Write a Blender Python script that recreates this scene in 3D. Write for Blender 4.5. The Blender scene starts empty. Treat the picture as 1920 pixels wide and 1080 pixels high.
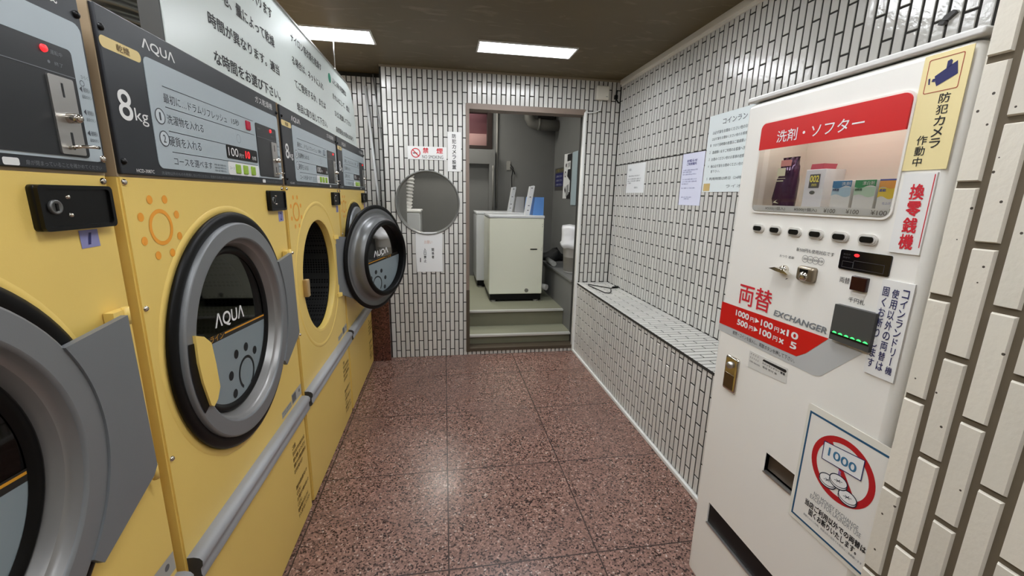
import bpy, bmesh, math, random
from mathutils import Vector, Matrix
random.seed(7)
C = bpy.context.scene.collection
sc = bpy.context.scene
PI = math.pi

# ------------------------------------------------------------------ camera
cam_d = bpy.data.cameras.new('camera')
cam = bpy.data.objects.new('camera', cam_d)
C.objects.link(cam)
cR = Vector((0.98721152, -0.15802292, 0.02102774))
cU = Vector((0.01363287, 0.21510813, 0.97649508))
cF = Vector((0.15883184, 0.96372053, -0.21451153))
cam.matrix_world = Matrix(((cR.x, cU.x, -cF.x, 0), (cR.y, cU.y, -cF.y, 0), (cR.z, cU.z, -cF.z, 1.45), (0, 0, 0, 1)))
cam_d.sensor_fit = 'HORIZONTAL'
cam_d.sensor_width = 36
cam_d.lens = 36 * 779.845 / 1920
cam_d.clip_start = 0.02
sc.camera = cam
# ------------------------------------------------------------------ world, exposure
w = bpy.data.worlds.new('world')
sc.world = w
w.use_nodes = True
w.node_tree.nodes['Background'].inputs[0].default_value = (0.9, 0.95, 1, 1)
w.node_tree.nodes['Background'].inputs[1].default_value = 0.05
vs = sc.view_settings
vs.view_transform = 'Standard'
vs.look = 'None'
vs.gamma = 1
vs.exposure = 0.5
vs.use_curve_mapping = False
LAMP = 20.0          # emission of the ceiling panels
REAR = 34.0


# ------------------------------------------------------------------ materials
def lin(c):
    def f(v):
        v /= 255
        return v / 12.92 if v <= 0.04045 else ((v + 0.055) / 1.055) ** 2.4
    return (f(c[0]), f(c[1]), f(c[2]), 1)


MATS = {}


def mat(name, col, rough=0.5, metal=0.0, emit=0.0, coat=0.0, bump=0.0, bscale=60, var=0.0, vscale=5.0, spec=0.5, island=0.0):
    if name in MATS:
        return MATS[name]
    m = bpy.data.materials.new(name)
    m.use_nodes = True
    nt = m.node_tree
    b = nt.nodes['Principled BSDF']
    c = lin(col)
    b.inputs['Base Color'].default_value = c
    b.inputs['Roughness'].default_value = rough
    b.inputs['Metallic'].default_value = metal
    b.inputs['Specular IOR Level'].default_value = spec
    b.inputs['Coat Weight'].default_value = coat
    b.inputs['Coat Roughness'].default_value = 0.08
    if emit:
        b.inputs['Emission Color'].default_value = c
        b.inputs['Emission Strength'].default_value = emit
    tc = nt.nodes.new('ShaderNodeTexCoord')
    src = None
    if var:
        n = nt.nodes.new('ShaderNodeTexNoise')
        n.inputs['Scale'].default_value = vscale
        n.inputs['Detail'].default_value = 5
        nt.links.new(tc.outputs['Object'], n.inputs['Vector'])
        mx = nt.nodes.new('ShaderNodeMix')
        mx.data_type = 'RGBA'
        mx.inputs[6].default_value = tuple(v * (1 - var) for v in c[:3]) + (1,)
        mx.inputs[7].default_value = tuple(min(1, v * (1 + var)) for v in c[:3]) + (1,)
        nt.links.new(n.outputs['Fac'], mx.inputs[0])
        src = mx.outputs[2]
    if island:
        g = nt.nodes.new('ShaderNodeNewGeometry')
        hs = nt.nodes.new('ShaderNodeHueSaturation')
        mr = nt.nodes.new('ShaderNodeMapRange')
        mr.inputs[3].default_value = 1 - island
        mr.inputs[4].default_value = 1 + island * 0.6
        nt.links.new(g.outputs['Random Per Island'], mr.inputs[0])
        nt.links.new(mr.outputs[0], hs.inputs['Value'])
        hs.inputs['Color'].default_value = c
        if src:
            nt.links.new(src, hs.inputs['Color'])
        src = hs.outputs[0]
    if src:
        nt.links.new(src, b.inputs['Base Color'])
    if bump:
        n2 = nt.nodes.new('ShaderNodeTexNoise')
        n2.inputs['Scale'].default_value = bscale
        n2.inputs['Detail'].default_value = 4
        nt.links.new(tc.outputs['Object'], n2.inputs['Vector'])
        bp = nt.nodes.new('ShaderNodeBump')
        bp.inputs['Strength'].default_value = bump
        bp.inputs['Distance'].default_value = 0.002
        nt.links.new(n2.outputs['Fac'], bp.inputs['Height'])
        nt.links.new(bp.outputs[0], b.inputs['Normal'])
    MATS[name] = m
    return m


def granite(name, base, dark, light, scale, rough, joints=True, bigs=False):
    m = bpy.data.materials.new(name)
    m.use_nodes = True
    nt = m.node_tree
    N = nt.nodes.new
    L = nt.links.new
    b = nt.nodes['Principled BSDF']
    tc = N('ShaderNodeTexCoord')
    v1 = N('ShaderNodeTexVoronoi')
    v1.inputs['Scale'].default_value = scale
    L(tc.outputs['Object'], v1.inputs['Vector'])
    sep = N('ShaderNodeSeparateColor')
    L(v1.outputs['Color'], sep.inputs[0])
    r1 = N('ShaderNodeValToRGB')
    cr = r1.color_ramp
    cr.interpolation = 'LINEAR'
    cr.elements[0].position = 0.0
    cr.elements[0].color = lin(dark)
    cr.elements[1].position = 1.0
    cr.elements[1].color = lin(light)
    for p, c in ((0.17, dark), (0.26, base), (0.55, tuple(int(x * 0.9) for x in base)), (0.8, tuple(min(255, int(x * 1.12)) for x in base)), (0.95, tuple(min(255, int(x * 1.2)) for x in base))):
        e = cr.elements.new(p)
        e.color = lin(c)
    L(sep.outputs[0], r1.inputs[0])
    n1 = N('ShaderNodeTexNoise')
    n1.inputs['Scale'].default_value = scale * 0.22
    n1.inputs['Detail'].default_value = 6
    n1.inputs['Roughness'].default_value = 0.75
    L(tc.outputs['Object'], n1.inputs['Vector'])
    mx = N('ShaderNodeMix')
    mx.data_type = 'RGBA'
    mx.blend_type = 'MULTIPLY'
    mr = N('ShaderNodeMapRange')
    mr.inputs[1].default_value = 0.3
    mr.inputs[2].default_value = 0.7
    mr.inputs[3].default_value = 0.62
    mr.inputs[4].default_value = 1.3
    L(n1.outputs['Fac'], mr.inputs[0])
    mx.inputs[0].default_value = 1
    L(r1.outputs[0], mx.inputs[6])
    L(mr.outputs[0], mx.inputs[7])
    col = mx.outputs[2]
    if bigs:
        v2 = N('ShaderNodeTexVoronoi')
        v2.inputs['Scale'].default_value = 5.5
        v2.inputs['Randomness'].default_value = 1
        L(tc.outputs['Object'], v2.inputs['Vector'])
        n3 = N('ShaderNodeTexNoise')
        n3.inputs['Scale'].default_value = 45
        L(tc.outputs['Object'], n3.inputs['Vector'])
        ad = N('ShaderNodeMath')
        ad.operation = 'MULTIPLY_ADD'
        L(n3.outputs['Fac'], ad.inputs[0])
        ad.inputs[1].default_value = 0.12
        L(v2.outputs['Distance'], ad.inputs[2])
        lt = N('ShaderNodeMath')
        lt.operation = 'LESS_THAN'
        lt.inputs[1].default_value = 0.125
        L(ad.outputs[0], lt.inputs[0])
        sp2 = N('ShaderNodeSeparateColor')
        L(v2.outputs['Color'], sp2.inputs[0])
        lt2 = N('ShaderNodeMath')
        lt2.operation = 'LESS_THAN'
        lt2.inputs[1].default_value = 0.4
        L(sp2.outputs[1], lt2.inputs[0])
        ml = N('ShaderNodeMath')
        ml.operation = 'MULTIPLY'
        L(lt.outputs[0], ml.inputs[0])
        L(lt2.outputs[0], ml.inputs[1])
        ml2 = N('ShaderNodeMath')
        ml2.operation = 'MULTIPLY'
        ml2.inputs[1].default_value = 0.75
        L(ml.outputs[0], ml2.inputs[0])
        mb = N('ShaderNodeMix')
        mb.data_type = 'RGBA'
        L(ml2.outputs[0], mb.inputs[0])
        L(col, mb.inputs[6])
        mb.inputs[7].default_value = lin((52, 36, 33))
        col = mb.outputs[2]
    b.inputs['Roughness'].default_value = rough
    if joints:
        mp = N('ShaderNodeMapping')
        mp.inputs['Location'].default_value = (0.0, -0.155, 0)
        L(tc.outputs['Object'], mp.inputs['Vector'])
        br = N('ShaderNodeTexBrick')
        br.offset = 0
        br.squash = 1
        br.inputs['Scale'].default_value = 1
        br.inputs['Brick Width'].default_value = 0.6165
        br.inputs['Row Height'].default_value = 0.6165
        br.inputs['Mortar Size'].default_value = 0.0035
        br.inputs['Mortar Smooth'].default_value = 0.3
        L(mp.outputs[0], br.inputs['Vector'])
        m3 = N('ShaderNodeMix')
        m3.data_type = 'RGBA'
        L(br.outputs['Fac'], m3.inputs[0])
        L(col, m3.inputs[6])
        m3.inputs[7].default_value = lin((62, 48, 44))
        col = m3.outputs[2]
        bp = N('ShaderNodeBump')
        bp.invert = True
        bp.inputs['Strength'].default_value = 0.5
        bp.inputs['Distance'].default_value = 0.002
        L(br.outputs['Fac'], bp.inputs['Height'])
        L(bp.outputs[0], b.inputs['Normal'])
        # worn polish: roughness varies
        n4 = N('ShaderNodeTexNoise')
        n4.inputs['Scale'].default_value = 2.2
        L(tc.outputs['Object'], n4.inputs['Vector'])
        m4 = N('ShaderNodeMapRange')
        m4.inputs[3].default_value = rough - 0.06
        m4.inputs[4].default_value = rough + 0.1
        L(n4.outputs['Fac'], m4.inputs[0])
        L(m4.outputs[0], b.inputs['Roughness'])
    L(col, b.inputs['Base Color'])
    return m


def perforated(name):
    m = bpy.data.materials.new(name)
    m.use_nodes = True
    nt = m.node_tree
    b = nt.nodes['Principled BSDF']
    tc = nt.nodes.new('ShaderNodeTexCoord')
    v = nt.nodes.new('ShaderNodeTexVoronoi')
    v.inputs['Scale'].default_value = 70
    v.inputs['Randomness'].default_value = 0.0
    nt.links.new(tc.outputs['Object'], v.inputs['Vector'])
    r = nt.nodes.new('ShaderNodeValToRGB')
    r.color_ramp.elements[0].position = 0.33
    r.color_ramp.elements[0].color = (0.004, 0.004, 0.004, 1)
    r.color_ramp.elements[1].position = 0.42
    r.color_ramp.elements[1].color = (0.06, 0.06, 0.06, 1)
    nt.links.new(v.outputs['Distance'], r.inputs[0])
    nt.links.new(r.outputs[0], b.inputs['Base Color'])
    b.inputs['Metallic'].default_value = 0.6
    b.inputs['Roughness'].default_value = 0.35
    return m


def clear(name, tint=(255, 255, 255), fac=0.06):
    m = bpy.data.materials.new(name)
    m.use_nodes = True
    nt = m.node_tree
    nt.nodes.remove(nt.nodes['Principled BSDF'])
    out = nt.nodes['Material Output']
    t = nt.nodes.new('ShaderNodeBsdfTransparent')
    t.inputs[0].default_value = lin(tint)
    g = nt.nodes.new('ShaderNodeBsdfGlossy')
    g.inputs['Roughness'].default_value = 0.03
    f = nt.nodes.new('ShaderNodeFresnel')
    f.inputs['IOR'].default_value = 1.4
    mx = nt.nodes.new('ShaderNodeMixShader')
    nt.links.new(f.outputs[0], mx.inputs[0])
    nt.links.new(t.outputs[0], mx.inputs[1])
    nt.links.new(g.outputs[0], mx.inputs[2])
    nt.links.new(mx.outputs[0], out.inputs['Surface'])
    return m


def ceiling_mat():
    m = mat('ceiling_paint', (98, 84, 54), 0.55, var=0.25, vscale=1.6, bump=0.3, bscale=7)
    nt = m.node_tree
    b = nt.nodes['Principled BSDF']
    old = b.inputs['Base Color'].links[0].from_socket
    tc = nt.nodes.new('ShaderNodeTexCoord')
    mp = nt.nodes.new('ShaderNodeMapping')
    mp.inputs['Scale'].default_value = (2.0, 5.0, 1)
    nt.links.new(tc.outputs['Object'], mp.inputs['Vector'])
    n = nt.nodes.new('ShaderNodeTexNoise')
    n.inputs['Scale'].default_value = 2.0
    n.inputs['Detail'].default_value = 7
    n.inputs['Distortion'].default_value = 1.6
    nt.links.new(mp.outputs[0], n.inputs['Vector'])
    r = nt.nodes.new('ShaderNodeMapRange')
    r.inputs[1].default_value = 0.56
    r.inputs[2].default_value = 0.78
    r.inputs[3].default_value = 0
    r.inputs[4].default_value = 0.65
    nt.links.new(n.outputs['Fac'], r.inputs[0])
    mx = nt.nodes.new('ShaderNodeMix')
    mx.data_type = 'RGBA'
    nt.links.new(r.outputs[0], mx.inputs[0])
    nt.links.new(old, mx.inputs[6])
    mx.inputs[7].default_value = lin((138, 126, 102))
    nt.links.new(mx.outputs[2], b.inputs['Base Color'])
    return m


def pillar_tile_mat():
    m = mat('pillar_tile', (226, 219, 204), 0.5, bump=0.35, bscale=90, island=0.09, var=0.04, vscale=14)
    nt = m.node_tree
    b = nt.nodes['Principled BSDF']
    old = b.inputs['Base Color'].links[0].from_socket
    tc = nt.nodes.new('ShaderNodeTexCoord')
    v = nt.nodes.new('ShaderNodeTexVoronoi')
    v.inputs['Scale'].default_value = 42
    nt.links.new(tc.outputs['Object'], v.inputs['Vector'])
    lt = nt.nodes.new('ShaderNodeMath')
    lt.operation = 'LESS_THAN'
    lt.inputs[1].default_value = 0.085
    nt.links.new(v.outputs['Distance'], lt.inputs[0])
    s = nt.nodes.new('ShaderNodeSeparateColor')
    nt.links.new(v.outputs['Color'], s.inputs[0])
    l2 = nt.nodes.new('ShaderNodeMath')
    l2.operation = 'LESS_THAN'
    l2.inputs[1].default_value = 0.22
    nt.links.new(s.outputs[0], l2.inputs[0])
    mu = nt.nodes.new('ShaderNodeMath')
    mu.operation = 'MULTIPLY'
    nt.links.new(lt.outputs[0], mu.inputs[0])
    nt.links.new(l2.outputs[0], mu.inputs[1])
    mx = nt.nodes.new('ShaderNodeMix')
    mx.data_type = 'RGBA'
    nt.links.new(mu.outputs[0], mx.inputs[0])
    nt.links.new(old, mx.inputs[6])
    mx.inputs[7].default_value = lin((70, 62, 52))
    nt.links.new(mx.outputs[2], b.inputs['Base Color'])
    return m


TILE = mat('white_tile', (214, 212, 206), 0.14, bump=0.5, bscale=55, island=0.09)
GROUT = mat('dark_grout', (44, 42, 38), 0.85)
PTILE = pillar_tile_mat()
PGROUT = mat('brown_grout', (104, 93, 76), 0.9, var=0.15, vscale=25)
FLOOR = granite('pink_granite', (138, 106, 95), (52, 36, 33), (196, 176, 164), 155, 0.25, bigs=True)
BROWNG = granite('brown_granite', (92, 56, 47), (48, 28, 24), (120, 84, 74), 110, 0.25, joints=False)
CEIL = ceiling_mat()
YEL = mat('yellow_paint', (240, 207, 114), 0.33, bump=0.06, bscale=300, var=0.03, vscale=3)
YELD = mat('yellow_plastic', (240, 207, 114), 0.33)
TAN = mat('tan_casing', (172, 152, 124), 0.4)
PANEL = mat('charcoal_panel', (36, 39, 44), 0.4, var=0.05)
INSET = mat('grey_plate', (174, 185, 190), 0.4, var=0.03)
BLACK = mat('black_plastic', (8, 8, 8), 0.35, spec=0.3)
MATB = mat('black_ink', (24, 24, 26), 0.6)
RUBBER = mat('black_rubber', (7, 7, 7), 0.42, spec=0.22)
SILVER = mat('silver_paint', (128, 130, 132), 0.42, metal=0.25, bump=0.05, bscale=400)
CONE = mat('satin_steel', (146, 144, 142), 0.36, metal=0.5)
HINGE = mat('hinge_grey', (122, 125, 128), 0.45, metal=0.2, bump=0.1, bscale=400)
STEEL = mat('brushed_steel', (190, 188, 184), 0.3, metal=0.9)
CHROME = mat('chrome', (205, 198, 186), 0.12, metal=1.0)
WHITEI = mat('white_ink', (232, 232, 230), 0.5)
GREYI = mat('grey_ink', (120, 124, 128), 0.6)
ORANGE = mat('orange_print', (244, 164, 52), 0.45)
RAIL = mat('grey_bumper', (166, 168, 171), 0.45, bump=0.1, bscale=80)
BROWNI = mat('brown_ink', (104, 78, 34), 0.6)
LILAC = mat('lilac_label', (140, 140, 186), 0.6)
CREAM = mat('cream_badge', (228, 204, 140), 0.5)
GLASST = clear('tinted_glass', (150, 152, 148))
DRUM = perforated('perforated_drum')
WP = mat('white_powder_coat', (238, 235, 228), 0.34, bump=0.05, bscale=300)
WPLAS = mat('white_plastic', (232, 231, 228), 0.4)
PAPER = mat('white_paper', (236, 237, 236), 0.65)
PAPERB = mat('bluish_paper', (222, 224, 242), 0.65)
PAPERG = mat('cool_white_board', (220, 228, 224), 0.28, spec=0.35)
RED = mat('red_print', (206, 22, 22), 0.3)
REDI = mat('red_ink', (206, 30, 46), 0.55)
NAVY = mat('navy_ink', (34, 36, 92), 0.55)
TEAL = mat('teal_ink', (38, 120, 148), 0.5)
GREYP = mat('grey_print', (186, 187, 186), 0.4)
DGREY = mat('dark_grey_plastic', (70, 70, 68), 0.5)
STICKY = mat('pale_yellow_vinyl', (236, 219, 162), 0.4)
CONC = mat('grey_wall_paint', (117, 117, 115), 0.6, var=0.14, vscale=1.5, bump=0.2, bscale=8)
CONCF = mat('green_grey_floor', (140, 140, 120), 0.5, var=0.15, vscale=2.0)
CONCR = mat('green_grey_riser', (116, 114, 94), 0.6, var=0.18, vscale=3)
NOSE = mat('stair_nosing', (214, 214, 208), 0.3, metal=0.4)
FRAMEM = mat('brown_grey_frame', (128, 112, 100), 0.5, var=0.15, vscale=9)
FRAMED = mat('dark_brown_sill', (74, 64, 50), 0.6)
BEAD = mat('white_bead', (236, 236, 232), 0.4)
WASHC = mat('cream_enamel', (234, 235, 216), 0.25)
WASHW = mat('white_enamel', (222, 224, 226), 0.25)
LEDR = mat('red_led', (240, 36, 42), 0.4, emit=1.3)
LEDG = mat('green_led', (60, 255, 110), 0.4, emit=1.6)
LIT = mat('lamp_diffuser', (246, 250, 255), 0.5, emit=LAMP)
LIT2 = mat('rear_lamp_diffuser', (255, 252, 242), 0.5, emit=REAR)
CLEAR = clear('clear_acrylic')
DARKW = mat('dark_wall', (38, 36, 33), 0.7)
OUTER = mat('plain_wall', (206, 204, 198), 0.6)
FOIL = mat('aluminium_foil', (236, 236, 234), 0.35, metal=0.15)
DUCTM = mat('dull_steel_duct', (120, 118, 114), 0.28, metal=0.9)


# ------------------------------------------------------------------ mesh builder
class MB:
    """collects shapes in a frame (u, v, n) and links them as one mesh object"""

    def __init__(s, o=(0, 0, 0), u=(1, 0, 0), v=(0, 1, 0), n=None):
        s.o, s.u, s.v = Vector(o), Vector(u), Vector(v)
        s.n = Vector(n) if n else s.u.cross(s.v)
        s.V, s.F, s.S, s.I = [], [], [], []

    def P(s, u, v, n=0.0):
        s.V.append(s.o + s.u * u + s.v * v + s.n * n)
        return len(s.V) - 1

    def face(s, idx, mi=0, smooth=False):
        s.F.append(tuple(idx))
        s.I.append(mi)
        s.S.append(smooth)

    def box(s, u0, v0, n0, u1, v1, n1, mi=0):
        p = [s.P(u, v, n) for n in (n0, n1) for v in (v0, v1) for u in (u0, u1)]
        for f in ((0, 2, 3, 1), (4, 5, 7, 6), (0, 1, 5, 4), (2, 6, 7, 3), (0, 4, 6, 2), (1, 3, 7, 5)):
            s.face([p[i] for i in f], mi)
        return s

    def rbox(s, u0, v0, n0, u1, v1, n1, r, mi=0):
        """box with its front (n1) edges rounded"""
        prev = None
        rings = [(0, n0)] + [(r * (1 - math.cos(a)), n1 - r * (1 - math.sin(a))) for a in (0, PI / 6, PI / 3, PI / 2)]
        rad = 0.0
        for i, (ins, n) in enumerate(rings):
            pts = rrect(u0 + ins, v0 + ins, u1 - ins, v1 - ins, max(r * 1.2 - ins, 0.0005), 4)
            cur = [s.P(p[0], p[1], n) for p in pts]
            if prev:
                for k in range(len(cur)):
                    j = (k + 1) % len(cur)
                    s.face((prev[k], prev[j], cur[j], cur[k]), mi, True)
            else:
                s.face(cur[::-1], mi)
            prev = cur
        s.face(prev, mi)
        return s

    def prism(s, pts, n0, n1, mi=0):
        a = [s.P(p[0], p[1], n0) for p in pts]
        b = [s.P(p[0], p[1], n1) for p in pts]
        s.face(a[::-1], mi)
        s.face(b, mi)
        for i in range(len(pts)):
            j = (i + 1) % len(pts)
            s.face((a[i], a[j], b[j], b[i]), mi)
        return s

    def flat(s, pts, n=0.0, mi=0):
        s.face([s.P(p[0], p[1], n) for p in pts], mi)
        return s

    def band(s, outer, inner, n0, n1, mi=0):
        """frame between two outlines with equal point counts"""
        k = len(outer)
        q = [[s.P(p[0], p[1], n) for p in o] for o in (outer, inner) for n in (n0, n1)]
        oa, ob, ia, ib = q
        for i in range(k):
            j = (i + 1) % k
            s.face((ob[i], ob[j], ib[j], ib[i]), mi)
            s.face((oa[j], oa[i], ia[i], ia[j]), mi)
            s.face((oa[i], oa[j], ob[j], ob[i]), mi)
            s.face((ia[j], ia[i], ib[i], ib[j]), mi)
        return s

    def holed(s, outer, holes, n0, n1, mi=0, depth=None):
        """plate with holes; the holes' own walls run from n1 back to depth"""
        bm = bmesh.new()
        loops = []
        for lp in [outer] + holes:
            vs_ = [bm.verts.new((p[0], p[1], 0)) for p in lp]
            loops.append(vs_)
            for i in range(len(vs_)):
                bm.edges.new((vs_[i], vs_[(i + 1) % len(vs_)]))
        bmesh.ops.triangle_fill(bm, edges=bm.edges[:], use_beauty=True)
        bm.verts.index_update()
        tri = [[v.index for v in f.verts] for f in bm.faces]
        co = [v.co.copy() for v in bm.verts]
        bm.free()
        top = [s.P(c.x, c.y, n1) for c in co]
        bot = [s.P(c.x, c.y, n0) for c in co]
        for t in tri:
            a, b_, c = co[t[0]], co[t[1]], co[t[2]]
            if (b_.x - a.x) * (c.y - a.y) - (b_.y - a.y) * (c.x - a.x) < 0:
                t = t[::-1]
            s.face([top[i] for i in t], mi)
            s.face([bot[i] for i in t[::-1]], mi)
        k = 0
        for lp in [outer] + holes:
            n_ = len(lp)
            for i in range(n_):
                j = (i + 1) % n_
                s.face((bot[k + i], bot[k + j], top[k + j], top[k + i]), mi)
            k += n_
        return s

    def lathe(s, prof, cu, cv, seg=64, mi=0, a0=0.0, a1=2 * PI):
        """profile of (radius, n) swept about the n axis at (cu, cv)"""
        full = abs(a1 - a0 - 2 * PI) < 1e-6
        m = seg if full else seg + 1
        rows = []
        for r, n in prof:
            if r < 1e-6:
                rows.append([s.P(cu, cv, n)])
            else:
                rows.append([s.P(cu + r * math.cos(a0 + (a1 - a0) * i / seg), cv + r * math.sin(a0 + (a1 - a0) * i / seg), n) for i in range(m)])
        for a, b in zip(rows, rows[1:]):
            for i in range(seg):
                j = (i + 1) % m
                if len(a) == 1 and len(b) == 1:
                    continue
                if len(a) == 1:
                    s.face((a[0], b[j], b[i]), mi, True)
                elif len(b) == 1:
                    s.face((a[i], a[j], b[0]), mi, True)
                else:
                    s.face((a[i], a[j], b[j], b[i]), mi, True)
        return s

    def disc(s, cu, cv, r, n=0.0, seg=24, mi=0, ry=None, ang=0.0):
        ry = ry or r
        c, d = math.cos(ang), math.sin(ang)
        pts = []
        for i in range(seg):
            a = 2 * PI * i / seg
            x, y = r * math.cos(a), ry * math.sin(a)
            pts.append((cu + x * c - y * d, cv + x * d + y * c))
        return s.flat(pts, n, mi)

    def ring(s, cu, cv, r0, r1, n=0.0, seg=40, mi=0, a0=0, a1=2 * PI, sy=1.0):
        A = [s.P(cu + r0 * math.cos(a0 + (a1 - a0) * i / seg), cv + sy * r0 * math.sin(a0 + (a1 - a0) * i / seg), n) for i in range(seg + 1)]
        B = [s.P(cu + r1 * math.cos(a0 + (a1 - a0) * i / seg), cv + sy * r1 * math.sin(a0 + (a1 - a0) * i / seg), n) for i in range(seg + 1)]
        for i in range(seg):
            s.face((A[i], B[i], B[i + 1], A[i + 1]), mi)
        return s

    def tube(s, path, r, seg=10, mi=0, cap=True):
        """round tube along points given in the frame"""
        P = [s.o + s.u * p[0] + s.v * p[1] + s.n * p[2] for p in path]
        prev = None
        up = Vector((0.123, 0.31, 0.94))
        for i, p in enumerate(P):
            t = (P[min(i + 1, len(P) - 1)] - P[max(i - 1, 0)]).normalized()
            x = up.cross(t)
            if x.length < 1e-3:
                x = Vector((1, 0, 0)).cross(t)
            x.normalize()
            y = t.cross(x)
            rr = r[i] if isinstance(r, (list, tuple)) else r
            cur = []
            for k in range(seg):
                a = 2 * PI * k / seg
                s.V.append(p + x * (rr * math.cos(a)) + y * (rr * math.sin(a)))
                cur.append(len(s.V) - 1)
            if prev:
                for k in range(seg):
                    j = (k + 1) % seg
                    s.face((prev[k], prev[j], cur[j], cur[k]), mi, True)
            elif cap:
                s.face(cur[::-1], mi)
            prev = cur
        if cap:
            s.face(prev, mi)
        return s

    # ---- writing
    def text(s, t, u0, v0, u1, v1, n=0.0, mi=0, bold=0.0, keep=False, shear=0.0):
        """one line of writing fitted into a box (keep: keep its proportions, left aligned)"""
        V, F = glyphs(t, bold, shear)
        if not V:
            return s
        x0, x1 = min(p[0] for p in V), max(p[0] for p in V)
        y0, y1 = min(p[1] for p in V), max(p[1] for p in V)
        sx, sy = (u1 - u0) / max(x1 - x0, 1e-6), (v1 - v0) / max(y1 - y0, 1e-6)
        if keep:
            sx = min(sx, sy)
        k = len(s.V)
        for x, y, z in V:
            s.P(u0 + (x - x0) * sx, v0 + (y - y0) * sy, n + z)
        for f in F:
            s.face([k + i for i in f], mi)
        return s

    def vtext(s, t, uc, v0, v1, wid, n=0.0, mi=0, bold=0.0, fill=0.86):
        """a column of writing from v1 down to v0"""
        h = (v1 - v0) / len(t)
        for i, ch in enumerate(t):
            V, F = glyphs(ch, bold, 0)
            if not V:
                continue
            if ch == 'ー':
                V = [(-y, x, z) for x, y, z in V]
            x0, x1 = min(p[0] for p in V), max(p[0] for p in V)
            y0, y1 = min(p[1] for p in V), max(p[1] for p in V)
            cw, chh = max(x1 - x0, y1 - y0, 0.62), 0
            sc_ = min(wid, h * fill) / max(cw, 0.7)
            sx = wid / max(cw, 0.7)
            sy = h * fill / max(cw, 0.7)
            vc = v1 - h * (i + 0.5)
            k = len(s.V)
            for x, y, z in V:
                s.P(uc + (x - (x0 + x1) / 2) * sx, vc + (y - (y0 + y1) / 2) * sy, n + z)
            for f in F:
                s.face([k + q for q in f], mi)
        return s

    def build(s, name, mats, parent=None, origin=None):
        org = Vector(origin) if origin is not None else Vector((0, 0, 0))
        me = bpy.data.meshes.new(name)
        me.from_pydata([tuple(v - org) for v in s.V], [], s.F)
        for m in (mats if isinstance(mats, (list, tuple)) else [mats]):
            me.materials.append(m)
        me.polygons.foreach_set('material_index', s.I)
        me.polygons.foreach_set('use_smooth', s.S)
        me.update()
        o = bpy.data.objects.new(name, me)
        C.objects.link(o)
        if parent is not None:
            o.parent = parent
        elif origin is not None:
            o.location = org
        return o


GC = {}


def glyphs(t, bold=0.0, shear=0.0):
    if bold:
        V0, F0 = glyphs(t, 0, shear)
        V, F = [], []
        for i, (dx, dy) in enumerate(((-bold, bold), (bold, -bold), (bold, bold), (-bold, -bold))):
            k = len(V)
            V += [(x + dx, y + dy, i * 5e-5) for x, y, z in V0]
            F += [[j + k for j in f] for f in F0]
        return V, F
    key = (t, bold, shear)
    if key not in GC:
        cu = bpy.data.curves.new('writing', 'FONT')
        cu.body = t
        cu.size = 1
        cu.offset = bold
        cu.shear = shear
        cu.resolution_u = 5 if len(t) <= 4 else 2
        cu.fill_mode = 'FRONT'
        o = bpy.data.objects.new('writing', cu)
        C.objects.link(o)
        dg = bpy.context.evaluated_depsgraph_get()
        me = bpy.data.meshes.new_from_object(o.evaluated_get(dg))
        V = [(v.co.x, v.co.y, 0.0) for v in me.vertices]
        F = []
        for p in me.polygons:
            f = list(p.vertices)
            F.append(f if p.normal.z > 0 else f[::-1])
        bpy.data.objects.remove(o)
        bpy.data.curves.remove(cu)
        bpy.data.meshes.remove(me)
        GC[key] = (V, F)
    return GC[key]


def rrect(u0, v0, u1, v1, r, seg=4):
    pts = []
    for cx, cy, a in ((u1 - r, v0 + r, -PI / 2), (u1 - r, v1 - r, 0), (u0 + r, v1 - r, PI / 2), (u0 + r, v0 + r, PI)):
        for i in range(seg + 1):
            b = a + PI / 2 * i / seg
            pts.append((cx + r * math.cos(b), cy + r * math.sin(b)))
    return pts


def circ(cu, cv, r, seg=48, ry=None):
    ry = ry or r
    return [(cu + r * math.cos(2 * PI * i / seg), cv + ry * math.sin(2 * PI * i / seg)) for i in range(seg)]


def rect(u0, v0, u1, v1):
    return [(u0, v0), (u1, v0), (u1, v1), (u0, v1)]


def tag(o, label, cat, group=None):
    o['label'] = label
    o['category'] = cat
    if group:
        o['group'] = group
    return o


def thing(name, label, cat, loc=(0, 0, 0), group=None):
    o = bpy.data.objects.new(name, None)
    C.objects.link(o)
    o.location = loc
    o.empty_display_size = 0.1
    return tag(o, label, cat, group)


def struct(o):
    o['kind'] = 'structure'
    return o


def copy_tree(o, parent=None):
    c = o.copy()
    C.objects.link(c)
    if parent is not None:
        c.parent = parent
    for ch in list(o.children):
        copy_tree(ch, c)
    return c


# ------------------------------------------------------------------ dimensions
XL, YB, XR, XB, ZC, ZB, XM = -0.6315, 3.6768, 1.5241, 1.2188, 2.4385, 0.68, 0.8818
XC = -0.489
HX, HZ, HR = -0.136, 1.381, 0.262
DX0, DX1, DZ0, DZ1 = 0.192, 1.212, 0.035, 2.19
PU, PV = 0.04, 0.1767
TW, TH, TT = 0.0322, 0.1695, 0.0022


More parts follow.
